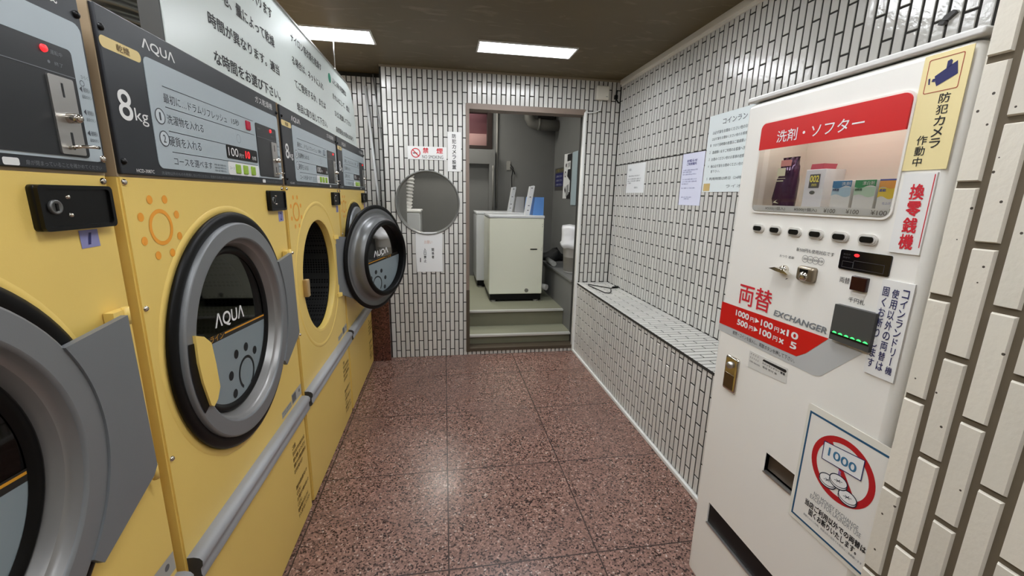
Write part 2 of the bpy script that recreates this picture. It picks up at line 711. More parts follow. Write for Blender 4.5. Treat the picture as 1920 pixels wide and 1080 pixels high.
def tiles(b, u0, v0, u1, v1, ou, ov, pu=PU, pv=PV, tw=TW, th=TH, thick=TT, holes=(), circle=None, vline=None, mi=1, bev=0.0016, n0=0.0):
    """vertical running-bond tiles, each a bevelled slab of its own, on the plane n = n0"""
    k0, k1 = int(math.floor((u0 - ou) / pu)) - 1, int(math.ceil((u1 - ou) / pu)) + 1

    def slab(a, c, lo0, lo1, hi0, hi1):
        # corners (a, lo0) (c, lo1) (c, hi1) (a, hi0)
        if c - a < 0.004 or max(hi0 - lo0, hi1 - lo1) < 0.006:
            return
        lo0, lo1 = min(lo0, hi0), min(lo1, hi1)
        base = [b.P(a, lo0, n0), b.P(c, lo1, n0), b.P(c, hi1, n0), b.P(a, hi0, n0)]
        e = bev
        top = [b.P(a + e, lo0 + e, n0 + thick), b.P(c - e, lo1 + e, n0 + thick), b.P(c - e, hi1 - e, n0 + thick), b.P(a + e, hi0 - e, n0 + thick)]
        b.face(top, mi)
        for i in range(4):
            j = (i + 1) % 4
            b.face((base[i], base[j], top[j], top[i]), mi)

    for k in range(k0, k1 + 1):
        a, c = ou + k * pu, ou + k * pu + tw
        a, c = max(a, u0), min(c, u1)
        if c - a < 0.004:
            continue
        off = ov + (pv / 2 if k % 2 else 0)
        j0 = int(math.floor((v0 - off) / pv)) - 1
        j1 = int(math.ceil((v1 - off) / pv)) + 1
        for j in range(j0, j1 + 1):
            lo, hi = off + j * pv, off + j * pv + th
            lo, hi = max(lo, v0), min(hi, v1)
            if hi - lo < 0.006:
                continue
            spans = [(lo, hi)]
            if vline and lo < vline < hi:
                g = (pv - th) / 2
                spans = [(lo, vline - g), (vline + g, hi)]
            for h in holes:
                if c <= h[0] or a >= h[2]:
                    continue
                ns = []
                for (p, q) in spans:
                    if q <= h[1] or p >= h[3]:
                        ns.append((p, q))
                        continue
                    if p < h[1]:
                        ns.append((p, h[1]))
                    if q > h[3]:
                        ns.append((h[3], q))
                if (a >= h[0] and c <= h[2]):
                    spans = ns
                elif a < h[0] < c and (h[0] - a) > 0.004:
                    for (p, q) in spans:
                        if not (q <= h[1] or p >= h[3]):
                            slab(a, h[0], max(p, h[1]), max(p, h[1]), min(q, h[3]), min(q, h[3]))
                    spans = ns
                elif a < h[2] < c and (c - h[2]) > 0.004:
                    for (p, q) in spans:
                        if not (q <= h[1] or p >= h[3]):
                            slab(h[2], c, max(p, h[1]), max(p, h[1]), min(q, h[3]), min(q, h[3]))
                    spans = ns
                else:
                    spans = ns
            for (p, q) in spans:
                if circle:
                    cu, cv, R = circle
                    ha = math.sqrt(max(R * R - (a - cu) ** 2, 0))
                    hc = math.sqrt(max(R * R - (c - cu) ** 2, 0))
                    if (ha > 0 or hc > 0) and q > cv - max(ha, hc) and p < cv + max(ha, hc):
                        us = [a + (c - a) * i_ / 8 for i_ in range(9)]
                        hs = [math.sqrt(max(R * R - (x - cu) ** 2, 0)) for x in us]
                        out = [i_ for i_ in range(9) if hs[i_] == 0]
                        lo_ = [(x, max(p, min(q, cv - h))) for x, h in zip(us, hs)]
                        hi_ = [(x, max(p, min(q, cv + h))) for x, h in zip(us, hs)]
                        for i_ in out:      # beyond the circle the two halves meet at one level
                            lo_[i_] = hi_[i_] = (us[i_], max(p, min(q, cv)))
                        if max(v_ for _, v_ in lo_) > p + 0.004:
                            b.prism([(a, p - 1e-4), (c, p - 1e-4)] + lo_[::-1], n0, n0 + thick, mi)
                        if min(v_ for _, v_ in hi_) < q - 0.004:
                            b.prism(hi_ + [(c, q + 1e-4), (a, q + 1e-4)], n0, n0 + thick, mi)
                        continue
                slab(a, c, p, p, q, q)


# ------------------------------------------------------------------ room shell
FB = dict(u=(1, 0, 0), v=(0, 0, 1))          # faces -Y
FR = dict(u=(0, -1, 0), v=(0, 0, 1))         # faces -X
FL = dict(u=(0, 1, 0), v=(0, 0, 1))          # faces +X
FT = dict(u=(1, 0, 0), v=(0, 1, 0))          # faces +Z

b = MB()
b.box(-1.5, -2.0, -0.1, XR + 0.1, YB + 0.0, 0.0)
b.box(-1.5, YB, -0.1, -0.40, 4.05, 0.0)
struct(b.build('floor', FLOOR))
b = MB()
b.box(-1.6, -2.1, ZC, XR + 0.1, YB + 0.13, ZC + 0.1)
b.box(-1.6, YB + 0.13, ZC, -0.40, 4.1, ZC + 0.1)
struct(b.build('ceiling', CEIL))

# back wall with doorway and round opening
b = MB(o=(0, YB, 0), **FB)
b.holed(rect(XC, 0, XR + 0.1, ZC), [rect(DX0, DZ0, DX1, DZ1), circ(HX, HZ, HR, 64)], -0.12, 0, 0)
tiles(b, XC + 0.002, 0.0, XR, ZC - 0.01, -0.4755, 0.3325, holes=[(DX0, DZ0 - 0.003, DX1, DZ1)], circle=(HX, HZ, HR + 0.002))
struct(b.build('wall_back', [GROUT, TILE]))

# right wall: side walls run to the pillar
b = MB(o=(XR, 0, 0), **FR)
b.box(-YB, 0, -0.1, -0.45, ZC, 0, 0)
tiles(b, -YB + 0.004, ZB, -0.5, ZC, -YB + 0.012, 0.3325 + 0.0, vline=1.7385)
struct(b.build('wall_right', [GROUT, TILE]))

# near pillar that hides the machine's edge
XP, YP = 0.77, 0.536
b = MB(o=(XP, 0, 0), **FR)
b.box(-YP, 0, -(XR - XP) - 0.1, 2.0, ZC, 0, 0)
tiles(b, -YP, 0, 0.6, ZC, -YP, 0.965 - 0.1725 * 6 + 0.0035, pu=0.0399, pv=0.1725, tw=0.0292, th=0.163, thick=0.005, bev=0.0018)
b2 = MB(o=(0, YP, 0), u=(-1, 0, 0), v=(0, 0, 1))
tiles(b2, -XR, 0, -XP, ZC, -XP - 0.0305, 0.965 - 0.1725 * 6 + 0.09, pu=0.0399, pv=0.1725, tw=0.0292, th=0.163, thick=0.004)
k = len(b.V)
b.V += b2.V
b.F += [tuple(i + k for i in f) for f in b2.F]
b.I += b2.I
b.S += b2.S
struct(b.build('wall_entrance', [PGROUT, PTILE]))

# wall behind the dryers, entrance end
b = MB()
b.box(-1.6, -2.1, 0, -1.5, 4.1, ZC)
struct(b.build('wall_left', DARKW))
b = MB()
b.box(-1.5, -2.1, 0, XP + 0.1, -2.0, ZC)
struct(b.build('wall_front', OUTER))

# recess left of the back wall
b = MB(o=(0, 3.95, 0), **FB)
b.box(-1.5, 0, -0.1, XC + 0.09, ZC, 0, 0)
tiles(b, -1.5, 0, XC, ZC - 0.03, -0.549 - 0.0005, 0.42)
b.box(XC, 0, 0.0, XC + 0.09, ZC, 0.2733 - 0.12, 0)
struct(b.build('wall_recess', [GROUT, TILE]))

# trims
b = MB()
b.box(XR - 0.022, -2.0, ZC - 0.034, XR, YB - 0.02, ZC)
b.box(XR - 0.012, -2.0, ZC - 0.05, XR, YB - 0.02, ZC - 0.034)
struct(b.build('trim_1', mat('beige_moulding', (236, 232, 222), 0.5)))
b = MB()
b.box(XC, YB - 0.016, ZC - 0.014, XR - 0.02, YB, ZC)
struct(b.build('trim_2', mat('dark_moulding', (150, 138, 116), 0.5)))
b = MB(o=(0, YB, 0), **FB)
b.box(DX0 - 0.004, DZ0, -0.12, DX0 + 0.024, DZ1 + 0.002, 0.012)
b.box(DX0 + 0.024, DZ1 - 0.042, -0.12, DX1, DZ1 + 0.002, 0.012)
struct(b.build('trim_3', FRAMEM))
b = MB(o=(0, YB, 0), **FB)
b.box(DX0 + 0.024, DZ0, -0.12, DX1, DZ0 + 0.028, 0.012)
b.box(DX0 - 0.004, DZ0 - 0.002, 0.0125, DX0 + 0.026, 0.62, 0.015)
struct(b.build('trim_4', FRAMED))
b = MB(o=(0, YB, 0), **FB)
b.rbox(1.199, 0.0, -0.02, 1.224, DZ1 - 0.02, 0.022, 0.006)
struct(b.build('trim_5', BEAD))
b = MB(o=(XB, 0, 0), **FR)
b.rbox(-YB, 0.0, 0.0, -1.19, 0.026, 0.016, 0.005)
struct(b.build('trim_6', BEAD))

# round opening's rim
b = MB(o=(0, YB, 0), **FB)
b.lathe([(HR - 0.004, -0.12), (HR - 0.004, 0.006), (HR, 0.01), (HR + 0.006, 0.01), (HR + 0.009, 0.004), (HR + 0.009, -0.001)], HX, HZ, 72)
struct(b.build('window_1', mat('grey_rim', (128, 128, 124), 0.4, metal=0.3)))

# brown granite plinth in the recess
b = MB()
b.box(-0.95, 3.606, 0, -0.483, YB - 0.006, 0.62)
b.box(-0.95, YB - 0.006, 0, XC - 0.002, 3.944, 0.62)
tag(b.build('granite_plinth', BROWNG, origin=(-0.7, 3.78, 0)), 'brown granite plinth in the corner beyond the last dryer', 'plinth')

# ------------------------------------------------------------------ rear room
b = MB()
b.box(-1.4, 4.08, -0.1, 1.22, 6.1, 0.31)
struct(b.build('floor_rear', CONCF))
b = MB()
b.box(0.10, YB + 0.12, -0.1, 1.22, 4.08, 0.15)
o = struct(b.build('floor_step', CONCF))
b = MB()
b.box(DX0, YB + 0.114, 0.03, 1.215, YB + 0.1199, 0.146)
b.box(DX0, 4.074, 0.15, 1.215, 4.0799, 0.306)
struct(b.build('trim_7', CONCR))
b = MB()
b.box(DX0, YB + 0.09, 0.137, 1.215, YB + 0.135, 0.153)
struct(b.build('trim_8', NOSE))
b = MB()
b.box(DX0, 4.05, 0.298, 1.215, 4.095, 0.314)
struct(b.build('trim_9', NOSE))
b = MB()
b.box(1.22, YB + 0.12, 0, 1.56, 6.1, 0.655)
b.box(1.20, 4.0, 0.655, 1.56, 6.0, 0.675)
b.box(1.20, YB + 0.12, 0.655, 1.56, 4.0, 0.675)
struct(b.build('wall_rear_ledge', CONC))
b = MB()
b.box(1.56, YB + 0.12, 0, 1.66, 6.1, 2.9)
struct(b.build('wall_rear_right', CONC))
b = MB(o=(0, 6.0, 0), **FB)
b.holed(rect(-1.4, 0, 1.56, 2.9), [rect(-0.25, 2.10, 0.63, 2.62)], -0.12, 0, 0)
b.box(-1.4, 1.88, 0, 0.70, 2.07, 0.10)
b.box(0.62, 0.31, 0, 0.70, 1.88, 0.10)
struct(b.build('wall_rear', CONC))
b = MB()
b.box(-0.50, 4.05, 0.31, -0.42, 4.97, 2.9)
b.box(-0.396, YB + 0.125, 0.31, -0.390, 4.05, 2.9)
b.box(-1.5, 4.05, 0.0, -0.50, 4.08, 2.9)
b.box(-1.5, 4.08, 0.31, -1.4, 6.1, 2.9)
struct(b.build('wall_rear_left', CONC))
b = MB()
b.box(-1.5, YB + 0.12, 2.85, 1.66, 6.1, 2.95)
struct(b.build('ceiling_rear', CONC))
b = MB()
b.box(-1.5, YB + 0.14, 2.5, 1.66, YB + 0.2, 2.86)
struct(b.build('wall_rear_lintel', CONC))

# window high on the rear wall
b = MB(o=(0, 6.0, 0), **FB)
b.holed(rect(-0.25, 2.085, 0.665, 2.62), [rect(-0.18, 2.125, 0.60, 2.55)], -0.10, 0.02, 0)
wf = struct(b.build('window_2', mat('brown_window_frame', (38, 24, 19), 0.45)))
b = MB(o=(0, 6.0, 0), **FB)
b.box(-0.18, 2.125, -0.06, 0.60, 2.55, -0.05)
b.build('pane', CLEAR, wf)
b = MB(o=(0, 6.0, 0), **FB)
b.box(-0.3, 2.0, -0.35, 0.7, 2.32, -0.30)
b.box(-0.3, 2.32, -0.42, 0.7, 2.70, -0.37, 1)
o = b.build('wall_outside', [mat('pink_wall', (222, 176, 170), 0.6), mat('dark_pink_wall', (160, 106, 110), 0.6)])
struct(o)
ld = bpy.data.lights.new('daylight', 'AREA')
ld.energy = 5.0
ld.size = 0.8
lo = bpy.data.objects.new('daylight', ld)
C.objects.link(lo)
lo.location = (0.1, 6.16, 2.80)
lo.rotation_euler = (math.radians(18), 0, 0)

# ------------------------------------------------------------------ lamps
def ceiling_light(label, x0, y0, x1, y1, z, m, group='ceiling light panels'):
    cx, cy = (x0 + x1) / 2, (y0 + y1) / 2
    t = thing('ceiling_light', label, 'ceiling light', (cx, cy, z), group)
    L_ = (cx, cy, z)
    b = MB(o=(0, 0, z), u=(1, 0, 0), v=(0, -1, 0))
    b.band(rect(x0, -y1, x1, -y0), rect(x0 + 0.012, -y1 + 0.012, x1 - 0.012, -y0 - 0.012), -0.002, 0.008)
    b.build('frame', WPLAS, t, L_)
    b = MB(o=(0, 0, z), u=(1, 0, 0), v=(0, -1, 0))
    b.box(x0 + 0.012, -y1 + 0.012, 0, x1 - 0.012, -y0 - 0.012, 0.004)
    b.build('diffuser', m, t, L_)
    return t


ceiling_light('glowing white ceiling panel in front of the doorway', 0.236, 2.975, 0.912, 3.195, ZC, LIT)
ceiling_light('glowing white ceiling panel half hidden behind the hanging sign board', -1.10, 2.96, -0.435, 3.205, ZC, LIT)
ceiling_light('ceiling panel out of view, second on the side of the change machine', 0.236, 1.86, 0.912, 2.08, ZC, LIT)
ceiling_light('ceiling panel out of view, second on the side of the dryers', -1.10, 1.86, -0.435, 2.08, ZC, LIT)
ceiling_light('added ceiling panel out of view, third on the side of the change machine', 0.06, 0.55, 0.736, 0.77, ZC, LIT)  # unseen third row, added to brighten the room
ceiling_light('added ceiling panel out of view, third on the side of the dryers', -1.10, 0.55, -0.435, 0.77, ZC, LIT)
ceiling_light('added ceiling panel out of view behind the camera on the side of the dryers', -1.10, -0.75, -0.435, -0.53, ZC, LIT)  # unseen pair, added to brighten the near pillar and machine
ceiling_light('added ceiling panel out of view behind the camera on the side of the change machine', 0.0, -0.75, 0.676, -0.53, ZC, LIT)
ceiling_light('ceiling panel hidden above the lintel of the rear room', -0.30, 5.40, 0.36, 5.62, 2.85, LIT2, 'rear lamps')
ceiling_light('ceiling panel hidden above the doorway just inside the rear room', -0.36, 4.00, 0.38, 4.20, 2.85, LIT2, 'rear lamps')


# ------------------------------------------------------------------ dryers
DW = 0.862
DC = (0.395, 1.035)


def build_dryer():
    t = thing('dryer', '', 'dryer')
    A = dict(o=(0, 0, 0), u=(0, 1, 0), v=(0, 0, 1))
    n = lambda: MB(**A)
    # cabinet
    b = n()
    b.holed(rect(0.004, 0.012, DW - 0.004, 1.472), [circ(DC[0], DC[1], 0.280, 64)], -0.03, 0, 0)
    b.box(0, 0.012, -0.72, DW, 1.472, -0.03 - 0.46)
    b.box(0, 0.012, -0.50, 0.014, 1.472, -0.004)
    b.box(DW - 0.014, 0.012, -0.50, DW, 1.472, -0.004)
    b.box(0.014, 1.455, -0.50, DW - 0.014, 1.472, -0.03)
    b.box(0.02, 0.0, -0.70, DW - 0.02, 0.012, -0.03)
    b.build('cabinet', YEL, t)
    b = n()
    b.box(0, 1.4725, -0.72, DW, 1.785, -0.002)
    b.build('upper_casing', TAN, t)
    b = n()
    b.lathe([(0.274, -0.45), (0.276, -0.035)], DC[0], DC[1], 48)
    b.lathe([(0.0, -0.45), (0.274, -0.45)], DC[0], DC[1], 48)
    b.build('drum', DRUM, t)
    b = n()
    b.lathe([(0.279, -0.032), (0.2785, -0.006), (0.281, -0.001), (0.286, 0.0014), (0.296, 0.0002)], DC[0], DC[1], 64)
    b.lathe([(0.352, 0.0), (0.356, 0.0018), (0.362, 0.0024), (0.367, 0.0018), (0.371, 0.0)], DC[0], DC[1], 64)
    b.build('flange', YELD, t)
    b = n()
    b.rbox(0.105, 0.985, 0.0, 0.135, 1.065, 0.022, 0.004)
    b.box(0.112, 1.0, -0.05, 0.132, 1.05, 0.0)
    b.build('latch', mat('tan_latch', (178, 150, 104), 0.4), t)
    # screws
    for (u, v) in ((0.012, 1.462), (DW - 0.012, 1.462), (0.012, 1.2), (0.012, 0.84), (DW - 0.016, 0.86)):
        b = n()
        b.lathe([(0.0065, 0), (0.006, 0.003), (0.003, 0.0055), (0, 0.006)], u, v, 14)
        b.build('screw', CHROME, t)
    # sun emblem
    b = n()
    b.ring(0.104, 1.366, 0.0315, 0.0405, 0.0008)
    for i in range(8):
        a = PI / 8 + i * PI / 4
        b.disc(0.104 + 0.066 * math.cos(a), 1.366 + 0.066 * math.sin(a), 0.0095, 0.0008, 20)
    b.build('sun_emblem', ORANGE, t)
    # lock box
    b = n()
    b.rbox(0.697, 1.380, 0.0, 0.846, 1.453, 0.012, 0.006)
    b.band(rrect(0.697, 1.380, 0.846, 1.453, 0.008), rrect(0.704, 1.387, 0.839, 1.447, 0.006), 0.010, 0.016)
    lb = b.build('lock_box', BLACK, t)
    b = n()
    b.lathe([(0.0115, 0.012), (0.0115, 0.016), (0.0095, 0.017), (0.008, 0.0155), (0, 0.0155)], 0.724, 1.418, 20)
    b.box(0.722, 1.412, 0.0155, 0.726, 1.424, 0.0175, 1)
    b.build('keyhole', [mat('dull_key_steel', (120, 120, 118), 0.4, metal=0.7), BLACK], lb)
    for v in (1.404, 1.434):
        b = n()
        b.lathe([(0.004, 0.012), (0.003, 0.015), (0, 0.016)], 0.752, v, 10)
        b.build('screw', CHROME, lb)
    # bumper rail
    b = n()
    pr = [(0.497, 0.0), (0.497, 0.014), (0.503, 0.026), (0.512, 0.031), (0.522, 0.0275), (0.538, 0.0275), (0.546, 0.033), (0.560, 0.034), (0.568, 0.028), (0.572, 0.016), (0.572, 0.0)]
    a0 = [b.P(0.004, v, q) for v, q in pr]
    a1 = [b.P(DW - 0.004, v, q) for v, q in pr]
    for i in range(len(pr) - 1):
        b.face((a0[i], a1[i], a1[i + 1], a0[i + 1]), 0, True)
    b.face(a0, 1)
    b.face(a1[::-1], 1)
    b.build('bumper_rail', [RAIL, DGREY], t)
    # rating plate and printed warnings
    b = n()
    b.flat(rect(0.742, 0.585, 0.856, 0.632), 0.0008, 0)
    b.flat(rect(0.632, 0.585, 0.735, 0.612), 0.0008, 0)
    b.flat(rect(0.746, 0.592, 0.79, 0.627), 0.0012, 1)
    b.disc(0.83, 0.612, 0.008, 0.0012, 12, 1)
    b.text('消費電力 電源 単相', 0.636, 0.600, 0.73, 0.608, 0.0012, 1)
    b.text('ガス種 都市ガス用', 0.636, 0.589, 0.73, 0.597, 0.0012, 1)
    b.build('rating_plate', [mat('plate_grey', (176, 174, 166), 0.4), mat('plate_ink', (96, 96, 96), 0.5)], t)
    b = n()
    rows = ['ご注意', '引火のおそれのあるものは', '絶対に乾燥しないでください', '油脂のついた衣類は自然発火の', 'おそれがあります', '運転中は扉を開けないで', 'ください', 'お子様だけで使わせないで', 'ください', '乾燥が終わりましたら', 'すぐに取り出してください']
    v = 0.425
    for i, r_ in enumerate(rows):
        if i == 5:
            v -= 0.05
        wdt = min(0.145, 0.0125 * len(r_))
        b.text(r_, 0.695, v - 0.020, 0.695 + wdt, v, 0.0008, bold=0.022)
        v -= 0.0275
    b.build('printed_warnings', BROWNI, t)

    # control panel ------------------------------------------------
    b = n()
    b.rbox(0.003, 1.477, -0.002, DW - 0.003, 1.782, 0.006, 0.003)
    cp = b.build('control_panel', PANEL, t)
    Z = 0.0065
    b = n()
    b.prism(rrect(0.119, 1.496, 0.852, 1.726, 0.014), 0.006, 0.0072)
    b.build('instruction_plate', INSET, cp)
    for (u, v) in ((0.012, 1.742), (0.012, 1.502), (DW - 0.012, 1.742), (DW - 0.012, 1.502)):
        b = n()
        b.lathe([(0.0065, 0.006), (0.006, 0.009), (0.003, 0.0115), (0, 0.012)], u, v, 12)
        b.build('screw', BLACK if u < 0.1 or v > 1.6 else CHROME, cp)
    b = n()
    b.flat(rrect(0.003, 1.707, 0.113, 1.7285, 0.0100, 6), Z)
    bd = b.build('badge', CREAM, cp)
    b = n()
    b.text('乾燥', 0.044, 1.711, 0.08, 1.7245, Z + 0.0006, bold=0.01)
    b.build('lettering', mat('badge_ink', (120, 98, 58), 0.5), bd)
    b = n()
    b.text('ΛQUΛ', 0.122, 1.738, 0.234, 1.762, Z, bold=0.012)
    b.text('8', 0.024, 1.583, 0.062, 1.641, Z, bold=0.004)
    b.text('kg', 0.067, 1.5795, 0.107, 1.612, Z)
    b.text('ガス乾燥機', 0.672, 1.744, 0.815, 1.766, Z)
    b.text('HCD-3087C', 0.045, 1.483, 0.10, 1.490, Z)
    b.flat(rrect(0.665, 1.480, 0.690, 1.491, 0.003), Z)
    b.build('white_lettering', WHITEI, cp)
    b = n()
    b.text('洗濯物以外のものを乾燥しないでください。乾燥する前に表示をお確かめください', 0.124, 1.482, 0.50, 1.4895, Z)
    b.text('扉が閉まっていることを確かめてください', 0.70, 1.482, 0.845, 1.4895, Z)
    b.build('grey_lettering', GREYI, cp)
    Z = 0.0077
    b = n()
    for v, u0 in ((1.677, 0.169), (1.633, 0.170), (1.581, 0.170), (1.535, 0.172)):
        b.flat(rect(u0, v - 0.0009, 0.632, v + 0.0009), Z)
    b.text('最初に…ドラムリフレッシュ', 0.168, 1.642, 0.453, 1.663, Z)
    b.text('洗濯物を入れる', 0.170, 1.597, 0.320, 1.618, Z)
    b.text('硬貨を入れる', 0.166, 1.548, 0.298, 1.571, Z)
    b.text('コースを選べます', 0.174, 1.506, 0.341, 1.524, Z)
    b.text('15秒', 0.481, 1.645, 0.53, 1.663, Z)
    for uc, vc, ch in ((0.146, 1.609, '1'), (0.150, 1.562, '2')):
        b.ring(uc, vc, 0.0152, 0.0172, Z + 0.0006, 32)
        w_ = 0.0026 if ch == '1' else 0.0048
        b.text(ch, uc - w_, vc - 0.0085, uc + w_, vc + 0.0085, Z + 0.0006)
    for i in range(3):
        b.text('衣類の量で時間を選ぶ', 0.352, 1.517 - i * 0.008, 0.418, 1.522 - i * 0.008, Z)
    b.text('ひらく', 0.834, 1.636, 0.849, 1.642, Z)
    for i, v in enumerate((1.618, 1.58, 1.545)):
        b.flat([(0.826, v), (0.8315, v - 0.005), (0.8315, v + 0.005)], Z)
        b.text('硬貨投入', 0.834, v - 0.004, 0.849, v + 0.004, Z)
        b.text('返却ボタン', 0.829, v - 0.015, 0.849, v - 0.009, Z)
    b.ring(0.834, 1.628, 0.004, 0.005, Z, 16)
    b.build('dark_lettering', mat('charcoal_ink', (58, 62, 68), 0.5), cp)
    b = n()
    for uc, vc in ((0.146, 1.609), (0.150, 1.562)):
        b.disc(uc, vc, 0.0155, Z, 32)
    b.build('number_disc', mat('pale_disc', (198, 206, 210), 0.5), cp)
    b = n()
    b.rbox(0.574, 1.642, 0.007, 0.602, 1.671, 0.013, 0.004)
    b.build('indicator', mat('red_button', (190, 30, 60), 0.25), cp)
    b = n()
    b.ring(0.515, 1.607, 0.012, 0.013, Z, 24)
    b.build('faint_mark', GREYI, cp)
    # price display
    b = n()
    b.prism(rrect(0.430, 1.543, 0.636, 1.582, 0.006), 0.0072, 0.0085)
    pd = b.build('price_display', BLACK, cp)
    b = n()
    b.text('100', 0.438, 1.551, 0.498, 1.575, 0.0092)
    b.text('円で', 0.505, 1.550, 0.535, 1.562, 0.0092)
    b.text('分間', 0.592, 1.550, 0.622, 1.562, 0.0092)
    b.build('lettering', WHITEI, pd)
    b = n()
    b.text('10', 0.548, 1.552, 0.578, 1.574, 0.0092, bold=0.004)
    b.build('digits', LEDR, pd)
    # course buttons
    b = n()
    b.prism(rrect(0.430, 1.4965, 0.638, 1.534, 0.006), 0.0072, 0.0082)
    cb = b.build('button_strip', WHITEI, cp)
    for u in (0.473, 0.523, 0.577):
        b = n()
        b.rbox(u, 1.501, 0.008, u + 0.028, 1.529, 0.0125, 0.003)
        b.build('course_button', mat('green_button', (150, 186, 60), 0.4), cb)
    b = n()
    b.text('コース', 0.436, 1.512, 0.466, 1.519, 0.0088)
    b.build('lettering', GREYI, cb)
    # coin unit
    b = n()
    b.prism(rrect(0.646, 1.501, 0.820, 1.676, 0.007), 0.0072, 0.009)
    b.box(0.648, 1.6315, 0.009, 0.818, 1.6327, 0.0097, 1)
    cn = b.build('coin_panel', [mat('coin_panel_black', (34, 36, 38), 0.35), GREYI], cp)
    b = n()
    b.prism(rrect(0.761, 1.504, 0.809, 1.627, 0.003), 0.009, 0.012)
    b.box(0.7835, 1.595, 0.012, 0.7865, 1.617, 0.0126, 1)
    b.box(0.7835, 1.512, 0.012, 0.7875, 1.540, 0.0126, 1)
    b.build('coin_plate', [STEEL, MATB], cn)
    b = n()
    b.lathe([(0.0085, 0.012), (0.0075, 0.026), (0.005, 0.03), (0, 0.031)], 0.787, 1.563, 18)
    b.build('return_button', CHROME, cn)
    b = n()
    b.tube([(0.776, 1.514, 0.012), (0.776, 1.516, 0.022), (0.784, 1.518, 0.026), (0.806, 1.519, 0.030), (0.816, 1.519, 0.028)], 0.0028, 8)
    b.build('coin_lever', CHROME, cn)
    b = n()
    b.lathe([(0.006, 0.009), (0.005, 0.012), (0, 0.013)], 0.767, 1.664, 16)
    b.build('led', LEDR, cn)
    b = n()
    b.text('運転中', 0.778, 1.659, 0.800, 1.666, 0.0096)
    b.text('使用中', 0.658, 1.656, 0.678, 1.662, 0.0096)
    b.text('終了', 0.782, 1.643, 0.798, 1.649, 0.0096)
    b.disc(0.772, 1.646, 0.0025, 0.0096, 10)
    b.build('lettering', GREYI, cn)
    return t


def number_label(t, s_, big):
    b = MB(o=(0, 0, 0), u=(0, 1, 0), v=(0, 0, 1))
    u0, v0, u1, v1 = (0.776, 1.344, 0.816, 1.376) if big else (0.792, 1.336, 0.840, 1.375)
    b.flat([(u0, v0), (u1 + 0.001, v0 + 0.001), (u1, v1), (u0 - 0.001, v1)], 0.0008, 0)
    cx, w_ = (u0 + u1) / 2, 0.0058 if s_ == '1' else 0.010
    b.text(s_, cx - w_, v0 + 0.006, cx + w_ * 0.8, v1 - 0.005, 0.0014, 1, shear=0.12)
    o = b.build('number_label', [LILAC, NAVY], t)
    o['label'] = 'lilac paper label numbered ' + s_


